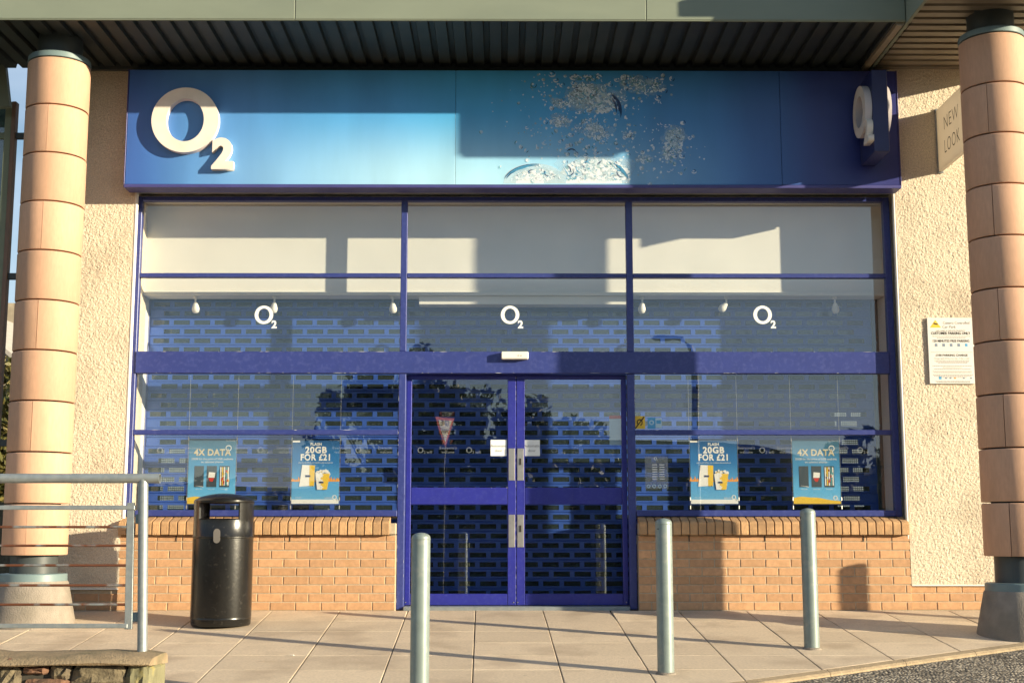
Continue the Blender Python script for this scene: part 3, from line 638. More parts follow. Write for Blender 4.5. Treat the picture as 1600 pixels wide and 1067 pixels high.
ob('threshold', MB().cbox(m2, m3, .08, .30, -.01, .03, .006), ZINC, sf)
bx('door_sensor', WHITE, sf, -.036, .21, FY - .075, FY - .013, 2.222, 2.29, .008)
m = MB(); add_text(m, 'o o', .03, .13, FY - .0765, 2.245, 0); ob('sensor_lens', m, GREYINK, sf)
bx('door_jamb_lining', BLUE, sf, m2 + .0005, m2 + .0015, FY + .071, DY + .06, 0.03, 2.09, .0002); bx('head_lining', BLUE_DOOR, sf, m2 + .003, m3 - .003, FY + .081, DY + .09, 2.0965, 2.0995, .0005)
chips = MB()
for zz, yy, n in ((2.297, FY - .0128, 34), (2.104, FY - .0128, 40), (3.0215, FY - .0006, 12), (1.5885, FY - .0006, 14), (1.077, DY + .0014, 16), (.036, DY + .0014, 16)):
    for k in range(n):
        xx = random.uniform(XL + .1, XR - .1)
        if zz < 1.2 and not m2 + .08 < xx < m3 - .1: continue
        if zz == 1.5885 and m1 - .05 < xx < m4: continue
        l = random.choice((.004, .008, .012, .03, .07)) * random.uniform(.6, 1.6); h_ = random.uniform(.0012, .003)
        chips.poly([(xx, yy, zz - h_), (xx + l * .6, yy, zz - h_ * random.uniform(.6, 1.5)), (xx + l, yy, zz), (xx + l * .3, yy, zz + .0004)])
for xx, n in ((m1 + .001, 10), (m2 - .003, 12), (m4 - .003, 8), (.0965, 40)):
    for k in range(n): zz = random.uniform(.05, 2.05); l = random.uniform(.004, .05); y_ = DY - .0006 if xx == .0965 else FY - .0006; chips.poly([(xx, y_, zz), (xx + .002, y_, zz), (xx + .0015, y_, zz + l), (xx, y_, zz + l * .8)])
ob('paint_chip', chips, flat('bare_chip', (.55, .55, .56)), sf, kind='stuff')
for q in sf.children: q.location -= SF0
# white display box behind the upper panes
bk = thing('window_bulkhead', 'white boxed bulkhead behind the upper window panes', 'bulkhead', (0, .5, 2.88)); BK0 = Vector(bk.location); BY = .435; SY = .68
bx('panel', WHITE, bk, XL + .012, XR + .01, BY, BY + .03, 2.905, 3.76); bx('underside', WHITE, bk, XL + .012, XR + .01, BY - .03, .62, 2.872, 2.903)
bx('top_board', WHITE, bk, XL + .012, XR + .01, FY + .072, BY - .001, 3.745, 3.765)
bx('side_return', WHITE, bk, XL - .03, XL + .010, FY + .072, .66, .80, 3.78); bx('side_return', WHITE, bk, XR + .012, XR + .05, FY + .072, .66, .80, 3.78)
bx('window_board', WHITE, bk, XL + .012, m1 + .02, FY + .075, .64, .80, .83); bx('window_board', WHITE, bk, m4 - .02, XR + .01, FY + .075, .64, .80, .83)
bx('door_operator_housing', WHITE, bk, -.81, m4, BY + .0, .6, 2.79, 2.871, .004)
bx('switch_plate', GREYINK, bk, XR + .002, XR + .011, .30, .36, 1.36, 1.72, .003)
for q in bk.children: q.location -= BK0
# roller shutter
rs = thing('roller_shutter', 'blue roller shutter with rows of brick pattern slots behind the glass', 'shutter', (0, SY, 0)); x0, x1 = -3.385, 3.50; RP = .0875
def slat_mesh(off):
    m = MB(); ins = MB(); h = RP + .002; z_a, z_b = .021, .066; d = .005
    def strip(za, ya, zb, yb, xa=x0, xb=x1): m.add([(xa, ya, za), (xb, ya, za), (xb, yb, zb), (xa, yb, zb)], [(0, 1, 2, 3)])
    strip(0, .008, .006, 0); strip(.006, 0, z_a, 0); strip(z_b, 0, h - .010, 0); strip(h - .010, 0, h, .010)
    x = x0 + .03 + off; xs_ = [x0]
    while x + .153 < x1 - .02: xs_ += [x, x + .153]; x += .195
    xs_.append(x1)
    for i in range(0, len(xs_) - 1, 2): strip(z_a, 0, z_b, 0, xs_[i], xs_[i + 1])
    for i in range(1, len(xs_) - 1, 2):
        a, b = xs_[i], xs_[i + 1]; vs = [(a, 0, z_a), (b, 0, z_a), (b, 0, z_b), (a, 0, z_b), (a, d, z_a), (b, d, z_a), (b, d, z_b), (a, d, z_b)]
        m.add(vs, [(0, 4, 5, 1), (1, 5, 6, 2), (2, 6, 7, 3), (3, 7, 4, 0)]); ins.add([(a, d - .002, z_a), (b, d - .002, z_a), (b, d - .002, z_b), (a, d - .002, z_b)], [(0, 1, 2, 3)])
    return m.mesh('slat', SHUT), ins
INSERT = glass('slot_insert', 2.2, (.5, .53, .52), .001)
t_ = INSERT.node_tree; o_n = [n for n in t_.nodes if n.type == 'OUTPUT_MATERIAL'][0]; mixn = [n for n in t_.nodes if n.type == 'MIX_SHADER'][0]
df = t_.nodes.new('ShaderNodeBsdfDiffuse'); df.inputs[0].default_value = (.046, .066, .072, 1); mx2 = t_.nodes.new('ShaderNodeMixShader'); mx2.inputs[0].default_value = .6
lk(t_, mixn.outputs[0], mx2.inputs[1]); lk(t_, df.outputs[0], mx2.inputs[2]); lk(t_, mx2.outputs[0], o_n.inputs[0])
sm = [slat_mesh(0), slat_mesh(.0975)]; im = [q[1].mesh('slot_insert', INSERT) for q in sm]
for r in range(32):
    z = 2.875 - (r + 1) * RP; s = ob('slat', sm[r % 2][0], None, rs, (random.uniform(-.004, .004), random.uniform(0, .003), z), (random.uniform(-.012, .012), random.uniform(-.0004, .0004), 0)); i_ = ob('slot_insert', im[r % 2], None, s, kind='stuff')
bx('bottom_bar', SHUT, rs, x0, x1, -.01, .03, .015, .073); bx('guide_rail', BLUE, rs, x0 - .06, x0 - .002, -.03, .05, .015, 2.87); bx('guide_rail', STEELD, rs, x1 + .002, x1 + .06, -.03, .05, .015, 2.87)
# lit stock behind the shutter
for lab, xa, xb, za, zb in (('lit display panel glimpsed through the shutter at the far right', 3.16, 3.40, .92, 1.80), ('lit display panel glimpsed through the shutter left of the railing post', -3.27, -3.05, .9, 1.45)):
    m = MB(); x = xa; 
    while x < xb:
        z = za
        while z < zb: m.box(x, x + .011, .83, .84, z, z + .011); z += .0195
        x += .0195
    t = thing('display_panel', lab, 'display', (0, 0, 0)); ob('light_dots', m, emis('display_light', (.95, 1, .95), .9), t, kind='stuff'); bx('backing', DARKIN, t, xa, xb, .842, .86, za - .02, zb)

# spot lamps
for k, (px_, yaw, nm) in enumerate(((307, 0, 'leftmost small white spotlight under the bulkhead'), (430, 8, 'white spotlight beside the left logo sticker'), (614, -4, 'white spotlight just left of the left mullion'), (1003, 4, 'white spotlight just right of the right mullion'), (1134, 40, 'white spotlight turned aside, left of the right logo sticker'), (1303, -8, 'rightmost small white spotlight under the bulkhead'))):
    p = at(px_, 466, .50); t = thing('spotlight', nm, 'spotlight', (p.x, .47, 2.870), 'window spotlights')
    ob('mount', MB().lathe([(0, 0), (.022, 0), (.022, -.016), (.012, -.022), (0, -.022)], 14), WHITE, t); ob('stem', MB().tube([(0, 0, -.02), (0, 0, -.072)], .009, 8), WHITE, t)
    h = [(0, .005), (.016, 0), (.022, -.012), (.034, -.045), (.036, -.062), (.03, -.085), (.018, -.096), (0, -.098)]
    ob('lamp_head', MB().lathe(h, 18, sy=.9), WHITE, t, (0, 0, -.06), (R(14), R(yaw), 0))

# ------------------------------------------------------------------ film stickers, notices
for px_, lab in ((412.5, 'white O2 sticker on the left upper pane'), (797, 'white O2 sticker on the pane above the doors'), (1191.5, 'white O2 sticker on the right upper pane')):
    c = at(px_, 492, FY + .03); m = MB(); logo(m, 0, 0, 0, .085); tag(ob('logo_sticker', m, FILM, None, (c.x, FY + .0275, c.z)), lab, 'sticker', 'logo stickers')
FAINT = bpy.data.materials.new('faint_film'); FAINT.use_nodes = True; FAINT.node_tree.nodes['Principled BSDF'].inputs['Base Color'].default_value = (.5, .55, .58, 1); FAINT.node_tree.nodes['Principled BSDF'].inputs['Alpha'].default_value = .28
WL = {250: 'left of the first poster', 407: 'between the two left posters', 560: 'right of the left popcorn poster', 657: 'at the left of the left door', 733: 'at the right of the left door', 866: 'on the right door', 1000: 'left of the right popcorn poster', 1191: 'between the two right posters', 1344: 'right of the last poster'}
for px_, wh in WL.items():
    Y = DY + .0175 if 640 < px_ < 980 else FY + .0275; c = at(px_, 703, Y); m = MB(); ring(m, 0, 0, 0, .026, .018, .02, 20); add_text(m, '2 wifi', .036, .028, 0, -.03, 0, align='LEFT')
    tag(ob('wifi_sticker', m, FAINT, None, (c.x, Y, c.z)), 'small faint O2 wifi film lettering ' + wh, 'sticker', 'faint film lettering')
EL = {302: 'over the first data poster', 378: 'right edge of the first data poster', 446: 'left of the left popcorn poster', 533: 'beside the left popcorn poster', 604: 'by the left door post', 700: 'in the middle of the left door', 908: 'in the middle of the right door', 1063: 'left edge of the right popcorn poster', 1166: 'right edge of the right popcorn poster', 1228: 'left edge of the last data poster', 1312: 'right edge of the last data poster'}
for px_, wh in EL.items():
    Y = DY + .0175 if 640 < px_ < 980 else FY + .0275; c = at(px_, 703, Y); m = MB(); add_text(m, "Everyone's", .036, 0, 0, .008); add_text(m, 'welcome', .032, 0, 0, -.028)
    tag(ob('welcome_sticker', m, FAINT, None, (c.x, Y, c.z)), 'faint welcome film lettering ' + wh, 'sticker', 'faint film lettering')
for px_, k in ((779, 'white automatic door sticker on the left leaf'), (831, 'white automatic door sticker on the right leaf')):
    c = at(px_, 699.5, DY); t = thing('door_sticker', k, 'sticker', (c.x, DY + .012, c.z), 'automatic door stickers'); bx('card', FILM, t, -.073, .073, 0, .002, -.073, .073, .0008)
    m = MB(); add_text(m, 'Automatic', .034, 0, -.001, .008); add_text(m, 'door', .034, 0, -.001, -.035); ob('lettering', m, GREYINK, t)
c = at(999.5, 660, FY + .03); t = thing('ear_sticker', 'yellow hearing loop sticker with an ear on the right window', 'sticker', (c.x, FY + .026, c.z)); bx('card', YEL, t, -.048, .048, 0, .002, -.058, .058, .0006)
m = MB(); 
for k in range(9): a = R(-60 + 32 * k); m.box(.022 * math.cos(a) - .006, .022 * math.cos(a) + .006, -.0015, -.001, .026 * math.sin(a) - .006, .026 * math.sin(a) + .006)
m.poly([(-.046, -.0012, -.052), (-.036, -.0012, -.056), (.045, -.0012, .048), (.036, -.0012, .055)]); ob('ear_print', m, INK, t)
for px_, py_, w_, h_, mt, lab in ((1018, 661, .035, .05, CYANP, 'small blue round emblem sticker beside the ear sticker'), (1029, 661, .028, .045, PALE, 'small pale blue sticker right of the round emblem')):
    c = at(px_, py_, FY + .03); t = thing('window_sticker', lab, 'sticker', (c.x, FY + .026, c.z)); bx('card', mt, t, -w_, w_, 0, .002, -h_, h_, .0006)
    m = MB(); ring(m, 0, -.001, .005, .022, .012, .012, 18) if mt is CYANP else m.box(-.02, .02, -.0016, -.001, -.005, .025); ob('print', m, PALE if mt is CYANP else CYANP, t)
c = at(1026, 738, FY + .03); t = thing('opening_hours_sticker', 'translucent opening hours sticker on the right window by the door', 'sticker', (c.x, FY + .0265, c.z))
TRF = bpy.data.materials.new('frosted_film'); TRF.use_nodes = True; TRF.node_tree.nodes['Principled BSDF'].inputs['Base Color'].default_value = (.35, .38, .38, 1); TRF.node_tree.nodes['Principled BSDF'].inputs['Alpha'].default_value = .35
bx('film', TRF, t, -.104, .104, 0, .001, -.148, .145, .0003); m = MB()
for k in range(7):
    for xx in (-.02, .045): m.box(xx - .02, xx + .025, -.002, -.001, .065 - k * .021, .073 - k * .021)
ob('hours_print', m, FILM, t, kind='stuff'); m = MB(); logo(m, -.01, -.0015, .125, .013); ob('logo_print', m, FILM, t); m = MB()
for k in range(4): ring(m, -.075 + k * .05, -.0015, -.122, .017, .010, .010, 14)
ob('icons', m, PALE, t)
c = at(966, 665, DY); t = thing('door_notice', 'small pale notice with a red bar at the right door edge', 'sticker', (c.x - .02, DY + .075, c.z)); bx('card', PALE, t, -.055, .055, 0, .002, -.17, .10, .0005); bx('red_bar', REDP, t, -.056, .056, -.002, -.0005, .07, .1, .0005)

# posters hanging in the window
SKYB = ramp_mat('poster_blue', 2, [(0, (.75, .72, .7)), (.10, (.16, .43, .68)), (.35, (.10, .35, .65)), (.75, (.03, .16, .4)), (1, (.025, .1, .26))], lo=.86, hi=1.51, rough=.35)
DATB = ramp_mat('poster_sky', 2, [(0, (.3, .6, .8)), (.3, (.12, .42, .72)), (.62, (.06, .26, .5)), (1, (.05, .14, .22))], lo=.86, hi=1.51, rough=.35)
def poster(px_, kind, lab):
    Y = FY + .10; c = at(px_, 737, Y); t = thing('poster', lab, 'poster', (c.x, Y, .93), 'hanging window posters'); W_, H_ = .213, .588
    bx('sheet', DATB if kind else SKYB, t, -W_, W_, 0, .004, 0, H_, .0008)
    for s in (-1, 1):
        ob('hanging_wire', MB().tube([(s * (W_ + .006), .002, -.05), (s * (W_ + .006), .002, 1.16)], .0016, 6), PLATE, t)
        for z in (-.045, .03, H_ - .02): ob('clip', MB().tube([(s * (W_ + .006), .002, z), (s * (W_ + .006), .002, z + .03)], .006, 8), PLATE, t)
    y = -.0015
    if kind:
        m = MB(); add_text(m, '4X DATA', .08, 0, y, .435, 0, bold=.0022, spacing=1.06, sx=.95); ob('headline', m, GOLD, t)
        m = MB(); add_text(m, '4X DATA', .08, .004, y - .0008, .438, 0, bold=-.0022, spacing=1.06, sx=.95); ring(m, .145, y, .50, .027, .021, .02, 20); add_text(m, '20GB for the price of 5GB available', .026, 0, y, .395); add_text(m, 'on selected phones', .026, 0, y, .368); add_text(m, 'Pay Monthly', .017, .16, y, .565)
        for k in (-.112, 0, .115): add_text(m, 'Phone offer', .013, k, y, .128)
        logo(m, .165, y, .055, .02); ob('lettering', m, PAPER, t)
        m = MB(); m.box(-.157, -.072, y, y + .0012, .15, .34); m.box(-.045, .045, y, y + .0012, .15, .34); m.box(.07, .16, y, y + .0012, .15, .34); ob('phone_print', m, flat('phone_grey', (.05, .07, .09)), t)
        m = MB(); m.poly([(-.03, y - .001, .235), (.028, y - .001, .235), (.032, y - .001, .28), (-.026, y - .001, .285)], 0); m.poly([(-.03, y - .001, .232), (.024, y - .001, .232), (.01, y - .001, .2), (-.012, y - .001, .2)], 1)
        for k in range(5): m.box(.076 + k * .017, .086 + k * .017, y - .0012, y - .0002, .165, .33, (0, 2, 0, 3, 0)[k])
        for k in range(12): u = random.uniform(.08, .15); v = random.uniform(.17, .31); m.box(u, u + .012, y - .002, y - .0014, v, v + .02, random.choice((0, 2, 3, 1)))
        m.poly([(-.157, y - .001, .165), (-.072, y - .001, .15), (-.072, y - .001, .155), (-.11, y - .001, .16)], 0); ob('screen_print', m, [PAPER, REDP, YEL, TEAL], t)
        m = MB(); n = 14; pts = [(-W_ + 2 * W_ * k / n, y, .035 + .03 * math.exp(-((k / n - .15) / .22) ** 2) + .02 * math.exp(-((k / n - .5) / .2) ** 2) - .03 * max(0, k / n - .7)) for k in range(n + 1)]
        m.poly([(-W_, y, 0.001), (W_, y, 0.001)] + pts[::-1]); ob('dune_print', m, YEL, t)
    else:
        m = MB(); add_text(m, 'FLASH', .034, 0, y, .525, 0, bold=.001, spacing=1.1); add_text(m, '20GB', .078, 0, y, .458, 0, bold=.0028, spacing=1.12); add_text(m, 'FOR £21', .078, 0, y, .392, 0, bold=.0028, spacing=1.12, sx=.88); add_text(m, 'per month when you combine plan and phone', .0165, 0, y, .365)
        add_text(m, 'Pay Monthly', .017, .165, y, .568); m.box(-W_ + .001, -.145, y, y + .001, .553, .57); add_text(m, 'priority', .022, .12, y, .048); add_text(m, 'terms apply', .012, -.15, y, .055); logo(m, .175, y, .06, .02); m.box(-W_ + .001, W_ - .001, y, y + .0012, .002, .04); ob('lettering', m, PAPER, t)
        m = MB(); 
        for s in range(-10, 11):
            u = s * .021
            if abs(u) > .1: m.poly([(u - .012, y, .205), (u + .012, y, .205), (u + random.uniform(-.008, .008), y, .205 + random.uniform(.02, .05))])
        m.box(-W_ + .001, W_ - .001, y + .0005, y + .001, .200, .207); ob('flame_print', m, ORANGE, t)
        m = MB(); y2 = -.0035
        m.poly([(-.145, y2, .155), (-.01, y2, .165), (-.005, y2, .345), (-.12, y2, .35)], 0); m.poly([(-.055, y2 - .0006, .16), (-.01, y2 - .0006, .165), (-.005, y2 - .0006, .345), (-.055, y2 - .0006, .348)], 1)
        for k in range(5): u = -.1 + k * .02; m.box(u - .145 * 0, u + .008, y2 - .0009, y2 - .0007, .158, .22, 1) if k > 2 else None
        for k in range(34): a = random.uniform(0, 6.3); d = random.random() ** .5; u, v = .068 + .06 * d * math.cos(a), .272 + .032 * d * math.sin(a); r = .012; m.poly([(u + r * math.cos(q) * random.uniform(.7, 1.2), y2 - .0012 - k * 4e-5, v + r * math.sin(q)) for q in (0, 1, 2, 3, 4, 5)], 0 if random.random() < .8 else 3)
        m.poly([(.018, y2 - .0035, .128), (.108, y2 - .0035, .128), (.13, y2 - .0035, .27), (0, y2 - .0035, .27)], 0); m.poly([(.062, y2 - .004, .128), (.108, y2 - .004, .128), (.13, y2 - .004, .27), (.066, y2 - .004, .27)], 1)
        for k in range(5): z = .135 + k * .027; m.poly([(.05, y2 - .0045, z), (.078, y2 - .0045, z + .012), (.05, y2 - .0045, z + .024)], (0, 1)[k % 2])
        m.box(-.09, -.045, y2 - .002, y2 - .0015, .24, .258, 2); m.box(.035, .075, y2 - .006, y2 - .0055, .185, .2, 2); ob('popcorn_print', m, [PAPER, YEL, NAVYP, GOLD], t)
poster(331, 1, 'blue 4X DATA poster with three phones above the litter bin'); poster(493, 0, 'blue popcorn poster hanging between the litter bin and the left door')
poster(1115.5, 0, 'blue popcorn poster hanging right of the doors'); poster(1275.5, 1, 'blue 4X DATA poster hanging in the right window, nearest the right wall')

# ------------------------------------------------------------------ wall signs
a, b = at(1447, 497, 0), at(1524, 600, 0); W_, H_ = b.x - a.x, a.z - b.z
t = thing('parking_notice', 'white customer parking notice with yellow triangle on the right roughcast wall', 'sign', ((a.x + b.x) / 2, -.02, b.z)); w2 = W_ / 2
bx('board', M('notice_white', (.72, .70, .66), .45, var=.04), t, -w2, w2, 0, .012, 0, H_, .003); y = -.001
m = MB(); m.poly([(-w2 + .025, y, H_ - .09), (-w2 + .125, y, H_ - .09), (-w2 + .075, y, H_ - .02)]); ob('triangle', m, YEL, t)
m = MB(); m.poly([(-w2 + .058, y - .001, H_ - .058), (-w2 + .094, y - .001, H_ - .066), (-w2 + .096, y - .001, H_ - .055), (-w2 + .06, y - .001, H_ - .045)])
ob('camera_icon', m, INK, t)
for tx, sz, zz, bo, sx_ in (('CUSTOMER PARKING ONLY', .0335, .153, .0009, .84), ('120 MINUTES FREE PARKING', .0315, .222, .0005, .84), ('£100 PARKING CHARGE', .027, .35, .0006, 1)):
    ob('text_line', add_text(MB(), tx, sz, 0, y, H_ - zz, 0, bold=bo, sx=sx_), INK, t)
m = MB(); add_text(m, 'Camera Controlled', .034, .055, y, H_ - .058, sx=.9); add_text(m, 'Car Park', .034, -w2 + .135, y, H_ - .095, align='LEFT'); add_text(m, 'THIS LAND IS PRIVATE PROPERTY', .018, 0, y, H_ - .125); add_text(m, 'Charges apply 24 hours per day - 7 days a week', .0165, 0, y, H_ - .375)
for z, s in ((H_ - .172, .8), (H_ - .185, .6), (H_ - .392, .75), (H_ - .402, .7), (H_ - .412, .6), (H_ - .44, .85), (H_ - .455, .4), (H_ - .468, .8), (H_ - .49, .85), (H_ - .5, .8), (H_ - .52, .85), (H_ - .53, .8), (H_ - .543, .6), (.02, .75), (.012, .7)):
    xx = -w2 * s
    while xx < w2 * s: l = random.uniform(.006, .02); m.box(xx, xx + l, y, y + .0008, z, z + .0042); xx += l + .004
for s, e in ((-.06, 0),): pass
m.box(-w2 * .9, w2 * .9, y, y + .0008, H_ - .315, H_ - .313); ob('fine_print', m, GREYINK, t, kind='stuff')
m = MB()
for k in range(5): xx = -.135 + k * .068; m.box(xx - .012, xx + .012, y, y + .001, H_ - .262, H_ - .236, 1 if k == 4 else 0)
m.box(-.125, -.1, y, y + .001, .04, .066, 1)
for k, mi in ((-.06, 0), (-.02, 0), (.02, 2), (.1, 0), (.165, 0)): m.box(k - .008, k + .008, y, y + .001, .045, .058, mi)
ob('icons', m, [flat('icon_grey', (.2, .25, .33)), CYANP, ORANGE], t)
t = thing('hanging_sign', 'pale NEW LOOK sign projecting from the right wall behind the column', 'sign', (4.0, 0, 3.95))
bx('panel', NEWL, t, -.018, .018, -.78, -.02, 0, .585, .004); bx('wall_post', ZINC, t, -.026, .026, -.019, -.004, -.012, .60, .003); bx('rim', ZINC, t, -.021, .021, -.795, -.781, -.004, .589, .003)
for zz in (.03, .55): ob('bolt', MB().lathe([(0, .008), (.009, .008), (.01, 0)], 8), PLATE, t, (-.02, -.012, zz), (0, R(-90), 0))
for tx, zz, sx_ in (('NEW', .335, .88), ('LOOK', .12, .76)):
    ob('text_line', add_text(MB(), tx, .18, 0, 0, zz, 0, bold=-.0025, spacing=1.15, sx=sx_), INK, t, (-.0195, -.40, 0), (0, 0, R(-90)))

# ------------------------------------------------------------------ bollards and litter bin
bmesh_ = MB().lathe([(.0565, -.1), (.0565, .992), (.0555, 1.002), (.052, 1.009), (.038, 1.019), (.02, 1.025), (0, 1.027)], 36); BOLM = M('bollard_grey', (.2, .245, .235), .42, metal=.2, var=.1, scale=14, stain=(.3, .31, .28), stain_amt=.5, stain_scale=18, st=(.55, .66))
bme = bmesh_.mesh('post', BOLM); seam = MB().lathe([(.0567, .984), (.058, .987), (.058, .99), (.0555, .994)], 36).mesh('cap', BOLM); ft = MB().lathe([(.056, .012), (.068, .006), (.074, -.02)], 24).mesh('mortar_collar', CONC)
for x, y, lab in ((-.505, -3.745, 'grey steel bollard in front of the left door leaf, nearest the camera'), (1.075, -2.72, 'grey steel bollard just right of the doors'), (2.262, -1.82, 'grey steel bollard in front of the last data poster'), (5.42, -1.07, 'grey steel bollard beyond the right column whose shadow falls on the bricks')):
    t = thing('bollard', lab, 'bollard', (x, y, gz(y)), 'grey steel bollards', (0, R(random.uniform(-.35, .25)), random.uniform(0, 6)))
    ob('post', bme, None, t); ob('cap', seam, None, t); ob('mortar_collar', ft, None, t); ob('bolt', MB().lathe([(0, .004), (.005, .003), (.006, 0)], 8), STEELD, t, (.04, -.041, .955), (R(90), 0, R(45)))
y = -.757; t = thing('litter_bin', 'glossy black hooded litter bin before the left brick wall', 'bin', (-2.322, y, gz(y)))
rb = .245; ob('body', MB().lathe([(.0, .0), (.232, .0), (.24, .012), (.242, .05), (.245, .055), (.243, .06), (.245, .075), (rb, .70), (rb + .004, .705), (rb + .004, .715), (rb, .72), (rb - .002, .85), (rb - .014, .86), (.0, .81)], 56), BINB, t)
for a in (0, math.pi): ob('hood_side', MB().lathe([(rb - .02, .82), (rb - .002, .82), (rb - .002, 1.0), (rb - .02, 1.0), (rb - .02, .82)], 18, a - R(47), a + R(47)), BINB, t)
for a in (0, math.pi):
    for e in (-47, 47):
        q = a + R(e); c, s = math.cos(q), math.sin(q); p = [(rb - .02, .82), (rb - .002, .82), (rb - .002, 1.0), (rb - .02, 1.0)]; ob('hood_edge', MB().poly([(r * c, r * s, z) for r, z in (p if e < 0 else p[::-1])]), BINB, t)
ob('lid', MB().lathe([(rb - .03, .985), (rb - .001, .985), (rb + .001, .99), (rb, 1.005), (rb - .01, 1.015), (.19, 1.038), (.12, 1.056), (.05, 1.066), (0, 1.068)], 56), BINB, t)
m = MB(); n = 20; pts = []
for k in range(n): a = 2 * math.pi * k / n; pts.append((.027 * math.cos(a), .03 * math.sin(a) + (.028 if math.sin(a) > 0 else -.028)))
m.prism(pts, 1, -.006, .012); ob('stub_plate', m, M('stub_plate_grey', (.2, .18, .16), .4, metal=.3), t, (.0, -rb - .002, .72))

for k, (x, y, l, a, lab) in enumerate(((-1.66, -2.3, .11, .2, 'white paper strip lying on the paving between bin and left bollard'), (-1.52, -2.1, .03, -.3, 'tiny white scrap beside the paper strip on the paving'), (2.46, -.06, .05, .6, 'white scrap at the foot of the right brick wall'))):
    m = MB(); n = 5; vs = [(l * (i / n - .5), s_ * .008 * random.uniform(.7, 1.3), .002 + .006 * abs(math.sin(i * 1.7 + k))) for s_ in (-1, 1) for i in range(n + 1)]
    vs += [(x_, y_, z_ + .0012) for x_, y_, z_ in vs]; q = 2 * (n + 1)
    m.add(vs, [(q + i, q + i + 1, q + n + 2 + i, q + n + 1 + i)[::-1] for i in range(n)] + [(i, i + 1, n + 2 + i, n + 1 + i) for i in range(n)])
    tag(ob('paper_scrap', m, PAPER, None, (x, y, gz(y) + .002), (R(-5), 0, a)), lab, 'litter')

# ------------------------------------------------------------------ railing and stone wall
t = thing('railing', 'galvanised tube railing with rusty bars on the stone wall', 'railing', (-2.103, -3.9, .005))
ob('post', MB().tube([(0, 0, -.03), (-.034, 0, .985)], .0285, 20), ZINC, t)
ob('top_rail', MB().tube([(-6, 0, .99), (.064, 0, .99)], .0285, 20, cap=False), ZINC, t); ob('rail_end', MB().lathe([(.0285, 0), (.024, 0), (.024, -.05), (0, -.05)], 20), ZINC, t, (.064, 0, .99), (0, R(90), 0))
for z in (.706, .598, .484, .369, .259): ob('bar', MB().tube([(-6, 0, z), (-.098, 0, z)], .0075, 10), ZINC_RUST, t)
bx('panel_rail', ZINC, t, -6, -.075, -.014, .014, .806, .832); bx('panel_rail', ZINC, t, -6, -.09, -.014, .014, .125, .15)
ob('panel_stile', MB().cbox(-.022, .022, -.008, .008, 0, .73, .002), ZINC, t, (-.098 + .012, 0, .118), (0, R(-1.2), 0))
for z in (.19, .755): bx('bracket', STEELP, t, -.072, -.018, -.006, .006, z - .03, z + .025)
sw = thing('stone_wall', 'low rubble stone wall with rounded concrete coping below the railing', 'wall', (-4, -3.9, -.3)); W0 = Vector(sw.location)
ZC = -.055
m = MB(); n = 60; prof = [(-.26, .002), (-.272, .012), (-.25, .032), (-.18, .05), (0, .058), (.12, .055), (.165, .03), (.17, -.03)]
vs = []
for i in range(n + 1):
    x = -8.0 + (6.018) * i / n; k = 1 - .25 * max(0, (i - n + 1.2)) ; wz = .008 * math.sin(x * 3.1) + .006 * math.sin(x * 7.7 + 1)
    for (yy, zz) in prof: vs.append((x + (.0 if i < n else -.012), -3.9 + yy * (1 if i < n else .93), ZC + zz * (1 if i < n else .75) + wz + random.uniform(-.003, .003)))
kk = len(prof); m.add(vs, [(i * kk + j, i * kk + j + 1, (i + 1) * kk + j + 1, (i + 1) * kk + j)[::-1] for i in range(n) for j in range(kk - 1)] + [tuple(n * kk + j for j in range(kk))], 0, True); ob('coping', m, COPING, sw)
ob('mortar_core', MB().box(-8, -2.045, -4.085, -3.75, -.8, ZC - .03), M('dark_mortar', (.05, .045, .035), .95, var=.3), sw)
def stone_mesh(w_, h_, d_):
    m = MB(); nx_, nz2 = 5, 4; vs = []; idx = {}
    for j in range(nz2 + 1):
        for i in range(nx_ + 1):
            u, v = i / nx_, j / nz2; e = min(u, 1 - u) * nx_, min(v, 1 - v) * nz2; onE = min(e) < .5
            ex = random.uniform(-.03, .03) * w_; ez = random.uniform(-.04, .04) * h_
            if i in (0, nx_) and j in (0, nz2): ex += (.5 - u) * .14 * w_; ez += (.5 - v) * .14 * h_
            vs.append((u * w_ + ex, (random.uniform(.008, .02) if onE else random.uniform(-.02, .006)), v * h_ + ez))
    k = nx_ + 1; fs = [(j * k + i, j * k + i + 1, (j + 1) * k + i + 1, (j + 1) * k + i) for j in range(nz2) for i in range(nx_)]
    rim = [i for i in range(k)] + [j * k + nx_ for j in range(1, nz2 + 1)] + [nz2 * k + i for i in range(nx_ - 1, -1, -1)] + [j * k for j in range(nz2 - 1, 0, -1)]
    o = len(vs); vs += [(vs[r][0], d_, vs[r][2]) for r in rim]; nr = len(rim); fs += [(rim[(i + 1) % nr], rim[i], o + i, o + (i + 1) % nr) for i in range(nr)]
    return m.add(vs, fs)
def stone(px0, px1, py0, py1, mt):
    a, b = at(px0, py0, -4.1), at(px1, py1, -4.1); ob('stone', stone_mesh(b.x - a.x, a.z - b.z, .06), mt, sw, (a.x, -4.112, b.z))
for s in ((198, 229, 1038, 1110, STONE_L), (113, 195, 1037, 1074, STONE), (80, 110, 1034, 1061, STONE), (-4, 31, 1040, 1078, STONE), (36, 76, 1041, 1053, STONE_R), (27, 52, 1028, 1037, STONE_R), (55, 77, 1028, 1037, STONE_R), (3, 24, 1027, 1036, STONE_R), (38, 110, 1060, 1078, STONE_R), (112, 195, 1077, 1112, STONE_R), (30, 108, 1081, 1112, STONE), (-60, 26, 1081, 1112, STONE), (-55, -8, 1030, 1078, STONE_L)): stone(*s)
x = -8.0
